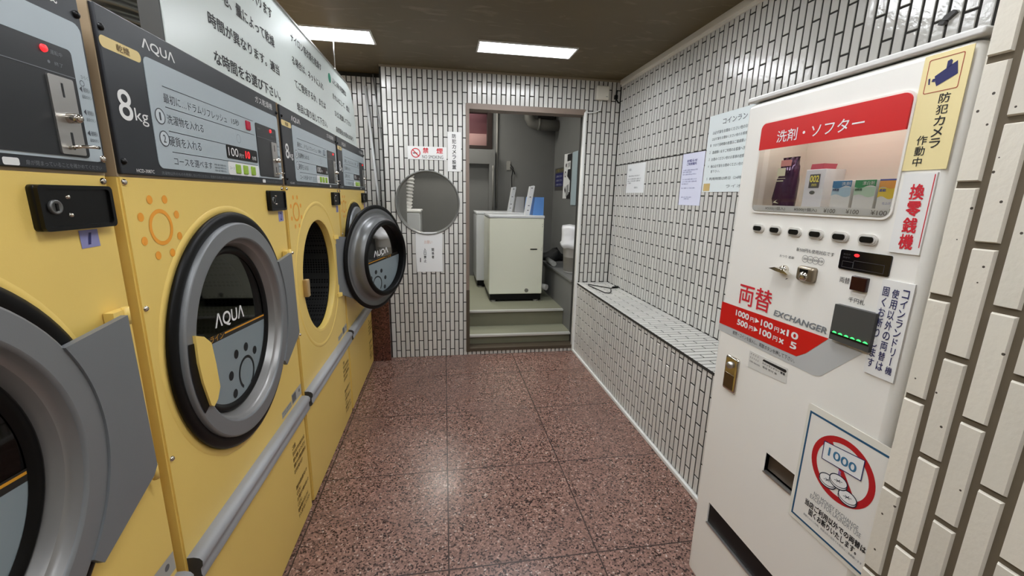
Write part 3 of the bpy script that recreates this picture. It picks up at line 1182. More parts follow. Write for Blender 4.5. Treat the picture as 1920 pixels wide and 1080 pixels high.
def build_door():
    """door in its own frame: hinge axis at the origin, u runs towards the hinge side"""
    piv = 0.775 - DC[0]
    A = dict(o=(0, 0, 0), u=(0, 1, 0), v=(0, 0, 1))
    cu, cv, dn = -piv, 0.0, -0.03
    n = lambda: MB(o=(dn, 0, 0), u=(0, 1, 0), v=(0, 0, 1))
    b = n()
    b.lathe([(0.3235, 0.008), (0.3225, 0.022), (0.3205, 0.0255), (0.3175, 0.0268)], cu, cv, 96)
    b.lathe([(0.3175, 0.0268), (0.2790, 0.0268)], cu, cv, 96)
    b.lathe([(0.2790, 0.0268), (0.2755, 0.0255), (0.2735, 0.0215)], cu, cv, 96)
    door = b.build('door', SILVER)
    b = n()
    b.lathe([(0.2735, 0.0215), (0.270, 0.012), (0.2665, 0.006), (0.2625, 0.003)], cu, cv, 96)
    b.lathe([(0.2625, 0.003), (0.2590, -0.004), (0.2555, -0.014), (0.251, -0.022)], cu, cv, 96)
    b.build('funnel', CONE, door)
    b = n()
    b.lathe([(0.330, -0.001), (0.349, 0.001), (0.354, 0.006), (0.352, 0.013), (0.343, 0.0175), (0.332, 0.0175), (0.323, 0.014)], cu, cv, 96)
    b.lathe([(0.252, -0.022), (0.250, -0.015), (0.244, -0.012), (0.236, -0.015), (0.229, -0.021)], cu, cv, 96)
    b.lathe([(0.233, -0.024), (0.229, -0.045), (0.224, -0.068)], cu, cv, 96)
    b.lathe([(0.224, -0.068), (0.228, -0.076), (0.240, -0.079), (0.252, -0.074), (0.257, -0.065)][::-1], cu, cv, 96)
    b.build('gasket', RUBBER, door)
    b = n()
    b.lathe([(0.334, 0.0045), (0.326, 0.0012), (0.312, 0.0008), (0.303, 0.0045), (0.296, 0.0050), (0.289, 0.0015), (0.279, -0.003), (0.2745, -0.012), (0.2735, -0.030), (0.268, -0.050), (0.256, -0.066)][::-1], cu, cv, 96)
    b.build('inner_pan', mat('pan_grey', (124, 125, 126), 0.34, metal=0.45), door)
    b = n()
    b.lathe([(0, -0.0225), (0.232, -0.0225)][::-1], cu, cv, 64)
    b.build('window_glass', GLASST, door)
    # print on the glass, readable from the room and mirrored from inside
    tilt = math.radians(-4.6)
    c_, s_ = math.cos(tilt), math.sin(tilt)
    for side in (0, 1):
        m_ = 1 if side == 0 else 1
        q = -0.0219 if side == 0 else -0.0232
        q2 = q + (0.0005 if side == 0 else -0.0005)
        q3 = q + (0.0009 if side == 0 else -0.0009)
        fr = dict(o=(dn, cu, cv), u=(0, c_, s_), v=(0, -s_, c_), n=(1, 0, 0))
        R = 0.2315
        yl = -0.020
        pts = []
        a0 = math.asin(yl / R)
        for i in range(49):
            a = PI - a0 + (PI + 2 * a0) * i / 48
            pts.append((R * math.cos(a), R * math.sin(a)))
        if side:
            pts = pts[::-1]
        b = MB(**fr)
        b.flat(pts, q)
        ps = b.build('printed_panel', mat('glass_print_grey', (134, 146, 150), 0.35), door)
        b = MB(**fr)
        b.ring(0.072, -0.165 + 0.0, 0.045, 0.0545, q2, 40, a0=math.radians(-62), a1=math.radians(236))
        for (du, dv) in ((0.012, -0.088), (0.078, -0.082), (0.138, -0.110), (-0.028, -0.145), (-0.012, -0.208), (0.163, -0.150)):
            if math.hypot(du, dv) < R - 0.02:
                b.disc(du, dv, 0.0145, q2, 20)
            b.build('sun_print', mat('print_dark', (52, 56, 58), 0.4), ps)
        b = MB(**fr)
        b.text('ΛQUΛ', -0.092, 0.012, 0.082, 0.060, q2, bold=0.012)
        b.build('lettering', WHITEI, door)
        b = MB(**fr)
        b.flat([(-R * 0.94, -0.019), (R * 0.99, -0.019), (R * 0.99, 0.001), (-R * 0.94, 0.001)], q2)
        b.build('print_band', mat('print_black', (30, 28, 24), 0.4), door)
        b = MB(**fr)
        b.text('ライン', -0.125, -0.017, -0.052, 0.001, q3)
        b.flat(rect(-0.046, -0.008, R * 0.985, -0.003), q3)
        b.build('print_line', mat('amber_print', (214, 150, 36), 0.4), door)
    # black grip recess and yellow handle
    b = n()
    b.ring(cu, cv, 0.272, 0.3145, 0.0285, 24, a0=math.radians(170), a1=math.radians(206))
    b.box(cu - 0.272, -0.12, -0.016, cu - 0.235, 0.058, 0.024)
    b.build('grip_recess', RUBBER, door)
    b = n()
    H = [(-0.286, 0.070), (-0.252, 0.056), (-0.224, 0.030), (-0.216, -0.03), (-0.212, -0.098), (-0.230, -0.125), (-0.250, -0.135), (-0.262, -0.126), (-0.281, -0.055), (-0.288, 0.0)]
    b.prism([(cu + p[0], p[1]) for p in H], 0.020, 0.034)
    b.build('handle', YELD, door)
    # hinge plate
    b = n()
    pts = [(0.318 * math.cos(math.radians(a)), 0.318 * math.sin(math.radians(a))) for a in range(-41, 34, 3)]
    pts = pts[::-1] + [(0.258, -0.232), (0.296, -0.215), (0.405, -0.165), (0.418, -0.15), (0.412, 0.178)]
    b.prism([(cu + p[0], p[1]) for p in pts][::-1], 0.019, 0.031)
    b.build('hinge_plate', HINGE, door)
    for v0 in (0.176, -0.168):
        b = n()
        b.box(cu + 0.395, v0 - 0.012, 0.002, cu + 0.435, v0 + 0.010, 0.019)
        b.tube([(cu + 0.427, v0 - 0.020, 0.018), (cu + 0.427, v0 + 0.014, 0.018)], 0.0065, 10)
        b.build('hinge', YELD, door)
    return door, piv


proto = build_dryer()
Y0 = [0.0656, 0.957, 1.8484, 2.7398]
LBL = ['yellow clothes dryer numbered 1, cut off by the left edge of the picture',
       'yellow clothes dryer numbered 2 with its round door closed, fully in view',
       'yellow clothes dryer with its round door swung open and the dark drum showing',
       'yellow clothes dryer at the far end of the row, beside the granite plinth']
door0, piv = build_door()
dryers = [proto] + [copy_tree(proto) for _ in range(3)]
doors = [door0] + [copy_tree(door0) for _ in range(3)]
for i in range(4):
    d = dryers[i]
    d.location = (XL, Y0[i], 0)
    tag(d, LBL[i], 'dryer', 'row of yellow dryers')
    dr = doors[i]
    dr.parent = d
    dr.location = (0.03, 0.775, DC[1])
    if i == 2:
        dr.rotation_euler = (0, 0, math.radians(156))
        dr.location = (0.0, 0.752, DC[1] - 0.012)
        dr['label'] = 'open dryer door seen from its inner side'
    number_label(d, str(i + 1), i == 0)
    if i >= 2:                                  # these two are idle: displays unlit
        for o in d.children_recursive:
            nm = o.name.split('.')[0]
            if nm in ('indicator', 'digits'):
                o.data = o.data.copy()
                o.data.materials[0] = mat('idle_button', (150, 158, 164), 0.4) if nm == 'indicator' else mat('idle_digits', (70, 20, 22), 0.4)

# ------------------------------------------------------------------ hanging sign board
SX, SY = -0.640, 1.2
t = thing('sign_board', 'long white board of printed dryer instructions hanging over the dryers', 'sign', (SX, 2.2, 1.79))
org = (SX, 2.2, 1.79)
FS = dict(o=(SX, SY, 0), u=(0, 1, 0), v=(0, 0, 1))
b = MB(**FS)
pts = [(0.0, 1.789), (2.215, 1.789), (2.215, 1.93), (2.195, 2.03), (2.15, 2.10), (2.08, 2.15), (2.0, 2.172), (0.0, 2.172)]
b.prism(pts, -0.045, 0.0)
b.build('board', [PAPERG], t, org)
b = MB(**FS)
b.box(-0.002, 2.1722, -0.048, 1.99, 2.180, 0.004)
b.build('edge_strip', STEEL, t, org)
b = MB(**FS)
b.box(-0.008, 1.789, -0.046, -0.0005, 2.172, -0.003)
b.build('end_cap', DGREY, t, org)
b = MB(**FS)
q = 0.0008
b.text('衣類は種類、量が入ります', 0.18, 2.088, 0.700, 2.130, q, bold=0.014)
b.text('地、量によって乾燥', 0.300, 1.992, 0.700, 2.031, q, bold=0.014)
b.text('時間が異なります。適当', 0.207, 1.900, 0.726, 1.937, q, bold=0.014)
b.text('な時間をお選び下さい。', 0.215, 1.803, 0.712, 1.842, q, bold=0.014)
b.text('ナイロン等衣類を乾燥す', 0.90, 2.082, 1.362, 2.120, q, bold=0.010)
b.text('る場合は、ネットに入れ', 0.893, 1.991, 1.377, 2.028, q, bold=0.010)
b.text('てご使用するか、または', 0.902, 1.899, 1.400, 1.936, q, bold=0.010)
b.text('早目に取り出して下さい。', 0.910, 1.803, 1.405, 1.840, q, bold=0.010)
b.text('ふとん等の乾燥物は', 1.59, 2.080, 1.95, 2.115, q, bold=0.010)
b.text('きれいにして、燃え', 1.575, 1.994, 2.03, 2.028, q, bold=0.010)
b.text('ひどに乾燥して下さい', 1.600, 1.902, 2.05, 1.936, q, bold=0.010)
b.text('自然発火の恐れがあり', 1.610, 1.813, 2.10, 1.845, q, bold=0.010)
b.build('lettering', MATB, t, org)
b = MB(**FS)
b.disc(1.53, 2.094, 0.030, q, 24, 0, 0.026)
b.build('green_bullet', mat('green_print', (30, 140, 110), 0.5), t, org)
for y in (0.775, 1.775):
    b = MB(**FS)
    b.tube([(y, 2.178, -0.02), (y, ZC, -0.02)], 0.003, 8)
    b.tube([(y + 0.018 * math.cos(a), 2.19 + 0.018 * math.sin(a), -0.02) for a in [i * PI / 6 for i in range(10)]], 0.004, 8)
    b.build('hanger_rod', STEEL, t, org)

# flexible ducts above the first dryers
def duct(name, label, path, r, pitch, m, amp=0.06, cat='duct', group=None):
    P = [Vector(p) for p in path]
    dense = []
    for a, c in zip(P, P[1:]):
        k = max(2, int((c - a).length / 0.004))
        for i in range(k):
            dense.append(a.lerp(c, i / k))
    dense.append(P[-1])
    # smooth the path
    for _ in range(60):
        dense = [dense[0]] + [(dense[i - 1] + dense[i] * 2 + dense[i + 1]) / 4 for i in range(1, len(dense) - 1)] + [dense[-1]]
    s_ = 0
    rad = []
    for i, p in enumerate(dense):
        if i:
            s_ += (p - dense[i - 1]).length
        rad.append(r * (1 + amp * math.cos(2 * PI * s_ / pitch)))
    b = MB()
    b.tube([tuple(p) for p in dense], rad, 28)
    return tag(b.build(name, m, origin=path[0]), label, cat, group)


duct('exhaust_duct', 'silver corrugated duct rising from the top of the second dryer', [(-0.93, 1.44, 1.797), (-0.93, 1.43, 2.05), (-0.98, 1.36, ZC - 0.002)], 0.135, 0.030, DUCTM)

# thin white pole leaning in the recess
b = MB()
b.tube([(-0.512, 3.86, 0.622), (-0.572, 3.895, 1.45), (-0.640, 3.93, 2.33)], 0.0115, 10)
tag(b.build('pole', mat('pole_white', (226, 226, 224), 0.25), origin=(-0.512, 3.86, 0.622)), 'thin white pole leaning in the tiled corner beyond the dryers', 'pole')
b = MB()
b.tube([(-0.50, 3.935, 1.6), (-0.575, 3.94, ZC - 0.01)], 0.005, 8)
tag(b.build('cable', mat('cable_grey', (180, 180, 178), 0.4), origin=(-0.50, 3.935, 1.6)), 'thin pale cable running up the tiled corner behind the pole', 'cable')

# ------------------------------------------------------------------ tiled bench
t = thing('bench', 'built-in bench clad in narrow white tiles along the right wall', 'bench', (1.37, 2.4, 0))
org = (1.37, 2.4, 0)
BY = 1.19
b = MB(o=(XB + 0.004, 0, 0), **FR)
b.box(-YB + 0.001, 0, -(XR - XB) + 0.009, -BY, ZB - 0.006, 0, 0)
tiles(b, -YB + 0.003, 0.018, -BY, ZB - 0.012, -YB + 0.012, 0.3325 - 0.045, thick=0.0018)
b.build('front_panel', [GROUT, TILE], t, org)
b = MB(o=(0, 0, ZB - 0.006), u=(0, -1, 0), v=(1, 0, 0), n=(0, 0, 1))
b.box(-YB + 0.001, XB - 0.001, -0.012, -BY, XR - 0.010, 0.004, 0)
tiles(b, -YB + 0.003, XB - 0.002, -BY, XR - 0.003, -YB + 0.012, XB - 0.0885 - 0.02, thick=0.002, th=0.1705, n0=0.004)
b.build('seat_top', [GROUT, TILE], t, org)

# wire loop lying on the bench
b = MB()
zb = ZB + 0.004
W1 = [(1.287, 3.545), (1.345, 3.47), (1.40, 3.40), (1.43, 3.37), (1.50, 3.385), (1.512, 3.40)]
b.tube([(x, y, zb + 0.002) for x, y in W1], 0.004, 8)
b.tube([(1.45, 3.375, zb + 0.008), (1.512, 3.402, zb + 0.008)], 0.008, 8)
b.tube([(1.43, 3.37, zb + 0.002), (1.385, 3.25, zb + 0.002), (1.345, 3.19, zb + 0.002), (1.312, 3.20, zb + 0.002), (1.295, 3.33, zb + 0.002), (1.272, 3.50, zb + 0.002), (1.287, 3.545, zb + 0.002)], 0.004, 8)
tag(b.build('wire_loop', BLACK, origin=(1.37, 3.37, ZB)), 'bent black wire loop lying on the far end of the tiled bench', 'wire')

# ------------------------------------------------------------------ notices on walls
def sign(name, label, frame, x, poly, th, m, org, group=None, cat='sign'):
    t = thing(name, label, cat, org, group)
    b = MB(**frame)
    b.prism(poly, x, x + th)
    b.build('sheet', m, t, org)
    return t


TN = TT + 0.0005
fb = dict(o=(0, YB, 0), u=(1, 0, 0), v=(0, 0, 1))
org = (-0.13, YB, 1.78)
t = sign('no_smoking_sign', 'small white and red no smoking sign on the tiled back wall', fb, TN, rect(-0.289, 1.735, 0.027, 1.839), 0.003, WPLAS, org)
z1 = TN + 0.0036
b = MB(**fb)
b.ring(-0.224, 1.786, 0.031, 0.038, z1, 36)
b.flat([(-0.2495, 1.806), (-0.244, 1.8115), (-0.1985, 1.766), (-0.204, 1.7605)], z1 + 0.0006)
b.text('禁', -0.166, 1.786, -0.120, 1.830, z1, bold=0.02)
b.text('煙', -0.055, 1.786, -0.003, 1.830, z1, bold=0.02)
b.build('red_lettering', REDI, t, org)
b = MB(**fb)
b.text('NO SMOKING', -0.172, 1.744, -0.001, 1.771, z1)
b.flat(rect(-0.247, 1.781, -0.211, 1.788), z1)
b.build('black_lettering', MATB, t, org)

org = (0.09, YB, 1.8)
t = sign('camera_notice', 'tall narrow white notice of black vertical writing left of the doorway', fb, TN, rect(0.037, 1.647, 0.147, 1.963), 0.003, WPLAS, org)
b = MB(**fb)
b.vtext('防犯カメラ設置', 0.090, 1.662, 1.950, 0.034, z1, bold=0.012, fill=0.84)
b.build('lettering', MATB, t, org)

org = (-0.13, YB, 0.96)
pts = [(-0.243, 1.134), (-0.20, 1.128), (-0.16, 1.136), (-0.016, 1.135), (-0.020, 0.96), (-0.018, 0.789), (-0.165, 0.789), (-0.185, 0.783), (-0.215, 0.792), (-0.240, 0.786), (-0.246, 0.96)]
t = sign('taped_paper_notice', 'crumpled white paper taped to the back wall under the round opening', fb, TN, pts, 0.0025, PAPER, org)
b = MB(**fb)
b.vtext('入口禁止', -0.168, 0.872, 1.000, 0.021, TN + 0.0032, bold=0.015)
b.vtext('関係者', -0.101, 0.905, 1.000, 0.021, TN + 0.0032, bold=0.015)
b.flat(rect(-0.212, 0.875, -0.205, 0.912), TN + 0.0032)
b.build('black_lettering', MATB, t, org)
b = MB(**fb)
b.text('お願い', -0.172, 1.035, -0.105, 1.065, TN + 0.0032)
b.build('faded_lettering', mat('faded_red', (214, 176, 160), 0.6), t, org)

fr = dict(o=(XR, 0, 0), **FR)


def lines(b, u0, u1, vs_, n, h, seed, ragged=True):
    rn = random.Random(seed)
    S_ = 'ご利用のお客様へ洗濯機の使用後は必ず扉をお閉めください他のお客様の迷惑になりますので長時間の放置はご遠慮願います'
    for v, f0, f1 in vs_:
        k = max(3, int((u1 - u0) * (f1 - f0) / (h * 1.05)))
        a = rn.randrange(len(S_) - 2)
        s_ = (S_ + S_)[a:a + k]
        b.text(s_, u0 + (u1 - u0) * f0, v - h, u0 + (u1 - u0) * f1, v, n)


org = (XR, -(-3.25), 1.62)
org = (XR, 3.25, 1.62)
t = sign('small_notice', 'small white notice on the right wall, farthest of the three above the bench', fr, TN, rect(-3.412, 1.500, -3.092, 1.728), 0.002, PAPER, org)
b = MB(**fr)
b.text('お願い', -3.375, 1.675, -3.325, 1.695, TN + 0.003)
lines(b, -3.39, -3.15, [(1.640, 0.05, 0.9), (1.616, 0, 1), (1.600, 0, 0.95), (1.584, 0, 0.3)], TN + 0.003, 0.011, 1)
b.text('管理人', -3.26, 1.535, -3.19, 1.548, TN + 0.003)
b.build('lettering', mat('soft_ink', (110, 112, 116), 0.6), t, org)

org = (XR, 2.46, 1.58)
t = sign('printed_notice', 'pale bluish sheet with navy printed heading, between two white notices on the right wall', fr, TN, rect(-2.578, 1.420, -2.346, 1.737), 0.002, PAPERB, org)
b = MB(**fr)
b.text('お知らせ', -2.525, 1.683, -2.415, 1.700, TN + 0.003, bold=0.02)
b.text('ご利用案内', -2.525, 1.664, -2.420, 1.680, TN + 0.003, bold=0.02)
lines(b, -2.56, -2.40, [(1.640, 0, 1), (1.628, 0, 0.6), (1.614, 0, 0.92), (1.584, 0, 1), (1.570, 0, 1), (1.556, 0, 0.45), (1.530, 0, 0.95), (1.474, 0.05, 0.78), (1.464, 0.25, 0.6)], TN + 0.003, 0.0085, 2)
b.build('lettering', mat('navy_soft_ink', (84, 84, 140), 0.6), t, org)

org = (XR, 2.0, 1.7)
t = sign('rules_board', 'large white board of numbered laundry rules, partly behind the change machine', fr, TN, rect(-2.334, 1.500, -1.62, 1.922), 0.003, mat('rules_white', (228, 236, 236), 0.4), org)
b = MB(**fr)
zz = TN + 0.004
b.text('コインランドリー', -2.212, 1.862, -1.90, 1.892, zz, bold=0.008)
lines(b, -2.29, -1.70, [(1.835, 0.0, 1)], zz, 0.018, 3)
lines(b, -2.29, -1.70, [(1.800, 0.0, 1)], zz, 0.016, 4)
for i, v in enumerate((1.766, 1.728, 1.690, 1.651)):
    b.text(str(i + 1), -2.300, v - 0.014, -2.294, v, zz)
    lines(b, -2.275, -1.70, [(v, 0.0, 1)], zz, 0.017, 5 + i)
b.text('意下さい。', -2.27, 1.607, -2.19, 1.622, zz)
b.text('5', -2.300, 1.567, -2.294, 1.581, zz)
b.text('利用時間は終日（24時間）です', -2.275, 1.565, -1.90, 1.582, zz)
b.text('ライオン', -2.12, 1.522, -1.95, 1.538, zz)
b.build('lettering', mat('board_ink', (96, 104, 108), 0.6), t, org)
b = MB(**fr)
b.flat(rect(-2.322, 1.506, -2.262, 1.548), zz)
b.build('ochre_patch', mat('ochre_patch', (206, 178, 116), 0.6), t, org)

# alarm box, wire, fittings
t = thing('alarm_box', 'small white box with a cable high on the back wall right of the doorway', 'box', (1.349, YB, 2.27))
org = (1.349, YB, 2.27)
b = MB(**fb)
b.rbox(1.293, 2.272, TT, 1.405, 2.384, 0.04, 0.008)
b.build('housing', mat('box_white', (226, 222, 208), 0.4), t, org)
b = MB(**fb)
b.box(1.375, 2.297, 0.04, 1.392, 2.301, 0.0406)
b.build('mark', GREYI, t, org)
b = MB(**fb)
b.tube([(1.350, 2.272, 0.015), (1.346, 2.215, 0.015), (1.335, 2.190, 0.015), (1.29, 2.172, 0.015), (1.235, 2.166, 0.02), (1.205, 2.172, 0.025)], 0.0045, 8)
b.build('cable', BEAD, t, org)
b = MB(**fb)
b.rbox(1.462, 2.288, TT, 1.492, 2.322, 0.02, 0.004)
b.tube([(1.480, 2.322, 0.01), (1.484, 2.36, 0.008)], 0.006, 8)
b.tube([(1.478, 2.29, 0.01), (1.500, 2.262, 0.012), (1.512, 2.262, 0.012)], 0.006, 8)
tag(b.build('cable_fitting', BLACK, origin=(1.478, YB, 2.3)), 'small dark cable fitting high in the back right corner', 'fitting')
b = MB(**fr)
b.prism([(-1.196, 2.004), (-1.180, 2.000), (-1.160, 2.014), (-1.168, 2.024), (-1.190, 2.014)], TT, 0.014)
b.prism([(-1.200, 1.992), (-1.185, 1.990), (-1.182, 1.998), (-1.198, 2.002)], TT, 0.018)
tag(b.build('wall_hook', mat('hook_grey', (74, 72, 70), 0.5), origin=(XR, 1.18, 2.0)), 'small dark hook on the tiled wall above the change machine', 'hook')

# ------------------------------------------------------------------ change machine
MY = 1.177
MWID = 0.549
t = thing('change_machine', 'tall white coin change and detergent vending machine by the right wall', 'vending machine', (1.2, 0.9, 0))
org = (1.2, 0.9, 0)
FM = dict(o=(XM, MY, 0), u=(0, -1, 0), v=(0, 0, 1))
n = lambda: MB(**FM)
b = n()
b.box(0.003, 0.10, -0.62, MWID - 0.003, 0.69, -0.03)
b.box(0.003, 0.69, -0.62, MWID - 0.003, 1.735, -0.16)
b.box(0.003, 0.69, -0.16, 0.06, 1.735, -0.03)
b.box(MWID - 0.075, 0.69, -0.16, MWID - 0.003, 1.735, -0.03)
b.box(0.06, 0.69, -0.16, MWID - 0.075, 1.41, -0.075)
b.box(0.06, 1.67, -0.16, MWID - 0.075, 1.735, -0.03)
b.build('cabinet', WP, t, org)
b = n()
b.box(0.02, 0.0, -0.60, MWID - 0.02, 0.10, -0.05)
b.build('plinth', DGREY, t, org)
# front: flat plate with openings plus a rounded border
WIN = rrect(0.078, 1.424, 0.464, 1.660, 0.016, 5)
S1 = rect(0.266, 0.706, 0.364, 0.766)
S2 = rect(0.070, 0.364, 0.476, 0.443)
b = n()
b.holed(rrect(0.014, 0.126, MWID - 0.016, 1.712, 0.004, 3), [rrect(0.0768, 1.4228, 0.4652, 1.6612, 0.0168, 5), S1, S2], -0.03, 0, 0)
ins = [(0.0, -0.03), (0.0, -0.016), (0.003, -0.008), (0.008, -0.002), (0.014, 0.0)]
prev = None
for q_, nn in ins:
    cur = [b.P(p[0], p[1], nn) for p in rrect(q_, 0.112 + q_, MWID - q_ * 1.15, 1.726 - q_, 0.018 - q_ * 0.98, 3)]
    if prev:
        for i in range(len(cur)):
            j = (i + 1) % len(cur)
            b.face((prev[i], prev[j], cur[j], cur[i]), 0, True)
    prev = cur
b.build('front_door', WP, t, org)
b = n()
b.rbox(0.0, 1.728, -0.03, MWID + 0.003, 1.742, 0.003, 0.004)
b.build('top_trim', mat('light_grey_trim', (214, 212, 208), 0.35), t, org)
# display window
b = n()
b.band(rrect(0.0735, 1.4195, 0.4685, 1.6645, 0.020, 5), WIN, -0.012, 0.004)
wfr = b.build('window_frame', mat('frame_white', (228, 224, 216), 0.3), t, org)
b = n()
b.box(0.062, 1.412, -0.155, 0.474, 1.670, -0.15)
b.box(0.062, 1.66, -0.15, 0.474, 1.672, -0.03)
b.box(0.062, 1.412, -0.15, 0.074, 1.66, -0.03)
b.box(0.466, 1.412, -0.15, 0.474, 1.66, -0.03)
b.box(0.074, 1.412, -0.15, 0.466, 1.440, -0.012)
b.build('display_shelf', mat('beige_liner', (226, 220, 210), 0.5), t, org)
b = n()
b.box(0.080, 1.426, -0.002, 0.460, 1.4415, 0.0014)
ps = b.build('price_strip', WHITEI, t, org)
b = n()
for u0, s_, c in ((0.128, '¥500(1個入)', 0.07), (0.226, '¥500(1個入)', 0.068), (0.312, '¥100', 0.03), (0.368, '¥100', 0.03), (0.424, '¥100', 0.033)):
    b.text(s_, u0, 1.4285, u0 + c, 1.4380, 0.0019)
b.build('lettering', mat('price_ink', (110, 108, 104), 0.6), ps, None)
o = bpy.data.objects[-1] if False else ps.children[0]
o.data.transform(Matrix.Translation(-Vector(org)))
b = n()
b.tube([(0.095, 1.640, -0.035), (0.450, 1.640, -0.035)], 0.010, 12)
b.build('fill_tube', mat('fill_tube_glow', (255, 251, 244), 0.5, emit=3.6), t, org)  # glowing tube added to brighten the display recess
b = n()
b.flat(WIN, 0.0032)
b.build('display_cover', CLEAR, t, org)
b = n()
bandp = [(0.0785, 1.591), (0.4635, 1.592)] + [p for p in rrect(0.078, 1.50, 0.464, 1.660, 0.016, 5) if p[1] > 1.6]
b.prism(bandp, 0.0035, 0.0075)
rb = b.build('red_header', RED, t, org)
b = n()
b.text('洗剤・ソフター', 0.140, 1.604, 0.378, 1.634, 0.0082 - 0.0, bold=0.004)
o = b.build('lettering', WHITEI, rb, org)
# selection buttons
for i, u in enumerate((0.114, 0.1765, 0.240, 0.303, 0.366, 0.430)):
    b = n()
    b.lathe([(0, 0), (0, 0.004)], u, 1.377, 4)
    b = n()
    b.prism(rrect(u - 0.021, 1.366, u + 0.021, 1.3885, 0.0111, 7), 0.0, 0.004)
    b.prism(rrect(u - 0.0185, 1.3685, u + 0.0185, 1.386, 0.0086, 7), 0.004, 0.0055)
    e = b.build('select_button', mat('bezel_white', (206, 202, 194), 0.35), t, org)
    b = n()
    b.prism(rrect(u - 0.0145, 1.3710, u + 0.0145, 1.3835, 0.0055, 6), 0.005, 0.0075)
    b.build('lens', BLACK, e, org)
# printed graphics
b = n()
b.flat([(0.002, 1.135), (0.385, 1.1425), (0.333, 1.086), (0.308, 1.068), (0.002, 1.0635)], 0.0012)
b.build('red_arrow_print', RED, t, org)
b = n()
b.flat([(0.002, 1.0633), (0.308, 1.0677), (0.333, 1.0857), (0.385, 1.142), (0.468, 1.139), (0.383, 1.048), (0.370, 1.042), (0.352, 1.041), (0.002, 1.040)], 0.0008)
b.build('grey_arrow_print', GREYP, t, org)
b = n()
b.text('両替', 0.074, 1.149, 0.202, 1.213, 0.0012, bold=0.008)
b.build('red_lettering', REDI, t, org)
b = n()
b.text('EXCHANGER', 0.215, 1.150, 0.377, 1.166, 0.0012, bold=0.022, shear=0.15)
b.build('grey_lettering', GREYI, t, org)
b = n()
for s_, v0, v1, sx in (('1000', 1.109, 1.127, 0), ('500', 1.083, 1.101, 0)):
    u = 0.072 if s_ == '1000' else 0.083
    b.text(s_, u, v0, 0.128, v1, 0.0018, bold=0.025)
    b.text('円', 0.134, v0, 0.150, v0 + 0.013, 0.0018, bold=0.015)
    b.flat([(0.154, v0 + 0.001), (0.170, v0 + 0.008), (0.154, v0 + 0.016)], 0.0018)
    b.text('100', 0.176, v0, 0.220, v1, 0.0018, bold=0.025)
    b.text('円', 0.226, v0, 0.242, v0 + 0.013, 0.0018, bold=0.015)
    b.text('×', 0.247, v0, 0.263, v0 + 0.014, 0.0018, bold=0.02)
    if s_ == '1000':
        b.text('10', 0.268, v0, 0.304, v1, 0.0018, bold=0.025)
    else:
        b.text('5', 0.284, v0, 0.304, v1, 0.0018, bold=0.025)
b.build('white_lettering', WHITEI, t, org)
b = n()
b.text('紙幣・コインを投入し、両替ボタンを押して下さい。', 0.070, 1.048, 0.306, 1.060, 0.0014)
b.text('新500円も使用対応です', 0.254, 1.3305, 0.359, 1.340, 0.0012)
b.text('おつり 返却', 0.204, 1.3085, 0.250, 1.3155, 0.0012)
b.text('両替', 0.384, 1.277, 0.408, 1.290, 0.0012)
b.text('千円札', 0.413, 1.239, 0.450, 1.250, 0.0012)
for i, (u, s_) in enumerate(((0.284, '500'), (0.299, '100'), (0.314, '50'), (0.329, '10'))):
    b.ring(u, 1.315, 0.0080, 0.0088, 0.0012 + i * 0.00005, 24)
    b.text(s_, u - 0.005, 1.3125, u + 0.005, 1.3175, 0.0012)
b.build('small_lettering', MATB, t, org)
# return lever, coin slot, display, exchange button, bill reader
b = n()
b.lathe([(0.012, 0), (0.012, 0.008), (0.009, 0.012), (0, 0.013)], 0.228, 1.278, 20)
b.prism([(0.196, 1.2775), (0.215, 1.283), (0.245, 1.279), (0.262, 1.271), (0.246, 1.271), (0.220, 1.273)], 0.010, 0.022)
b.flat([(0.234, 1.252), (0.243, 1.257), (0.238, 1.257)], 0.0012, 1)
b.build('return_lever', [CHROME, MATB], t, org)
b = n()
b.rbox(0.275, 1.261, 0.0, 0.325, 1.298, 0.014, 0.007)
cs = b.build('coin_slot', mat('slot_metal', (150, 138, 120), 0.3, metal=0.8), t, org)
b = n()
b.box(0.288, 1.283, 0.0142, 0.311, 1.292, 0.0152)
b.build('slit', BLACK, cs, org)
b = n()
b.lathe([(0.012, 0.0138), (0.010, 0.018), (0.005, 0.021), (0, 0.0215)], 0.300, 1.274, 18)
b.build('guide', CHROME, cs, org)
b = n()
b.prism(rrect(0.376, 1.3075, 0.486, 1.3505, 0.004), 0, 0.003)
dp = b.build('status_display', mat('display_black', (16, 14, 18), 0.12), t, org)
b = n()
b.disc(0.4145, 1.3415, 0.006, 0.0036, 20, 0, 0.0035)
b.build('led', LEDR, dp, org)
b = n()
b.text('販売中', 0.384, 1.339, 0.400, 1.343, 0.0036)
b.text('両替中', 0.384, 1.332, 0.400, 1.336, 0.0036)
b.band(rect(0.384, 1.312, 0.41, 1.326), rect(0.385, 1.313, 0.409, 1.325), 0.0032, 0.0034)
b.band(rect(0.41, 1.312, 0.476, 1.330), rect(0.411, 1.313, 0.475, 1.329), 0.0032, 0.0034)
b.build('lettering', mat('dim_ink', (58, 56, 58), 0.5), dp, org)
b = n()
b.rbox(0.415, 1.267, 0.0, 0.450, 1.298, 0.008, 0.002)
b.build('exchange_button', mat('dark_red_button', (44, 14, 12), 0.2), t, org)
b = n()
b.prism([(0.3945, 1.147), (0.4865, 1.147), (0.4865, 1.231), (0.3945, 1.229)], 0, 0.012)
b.prism([(0.3965, 1.160), (0.4845, 1.160), (0.4845, 1.164), (0.3965, 1.164)], 0.012, 0.0126, 1)
br_ = b.build('bill_reader', [DGREY, BLACK], t, org)
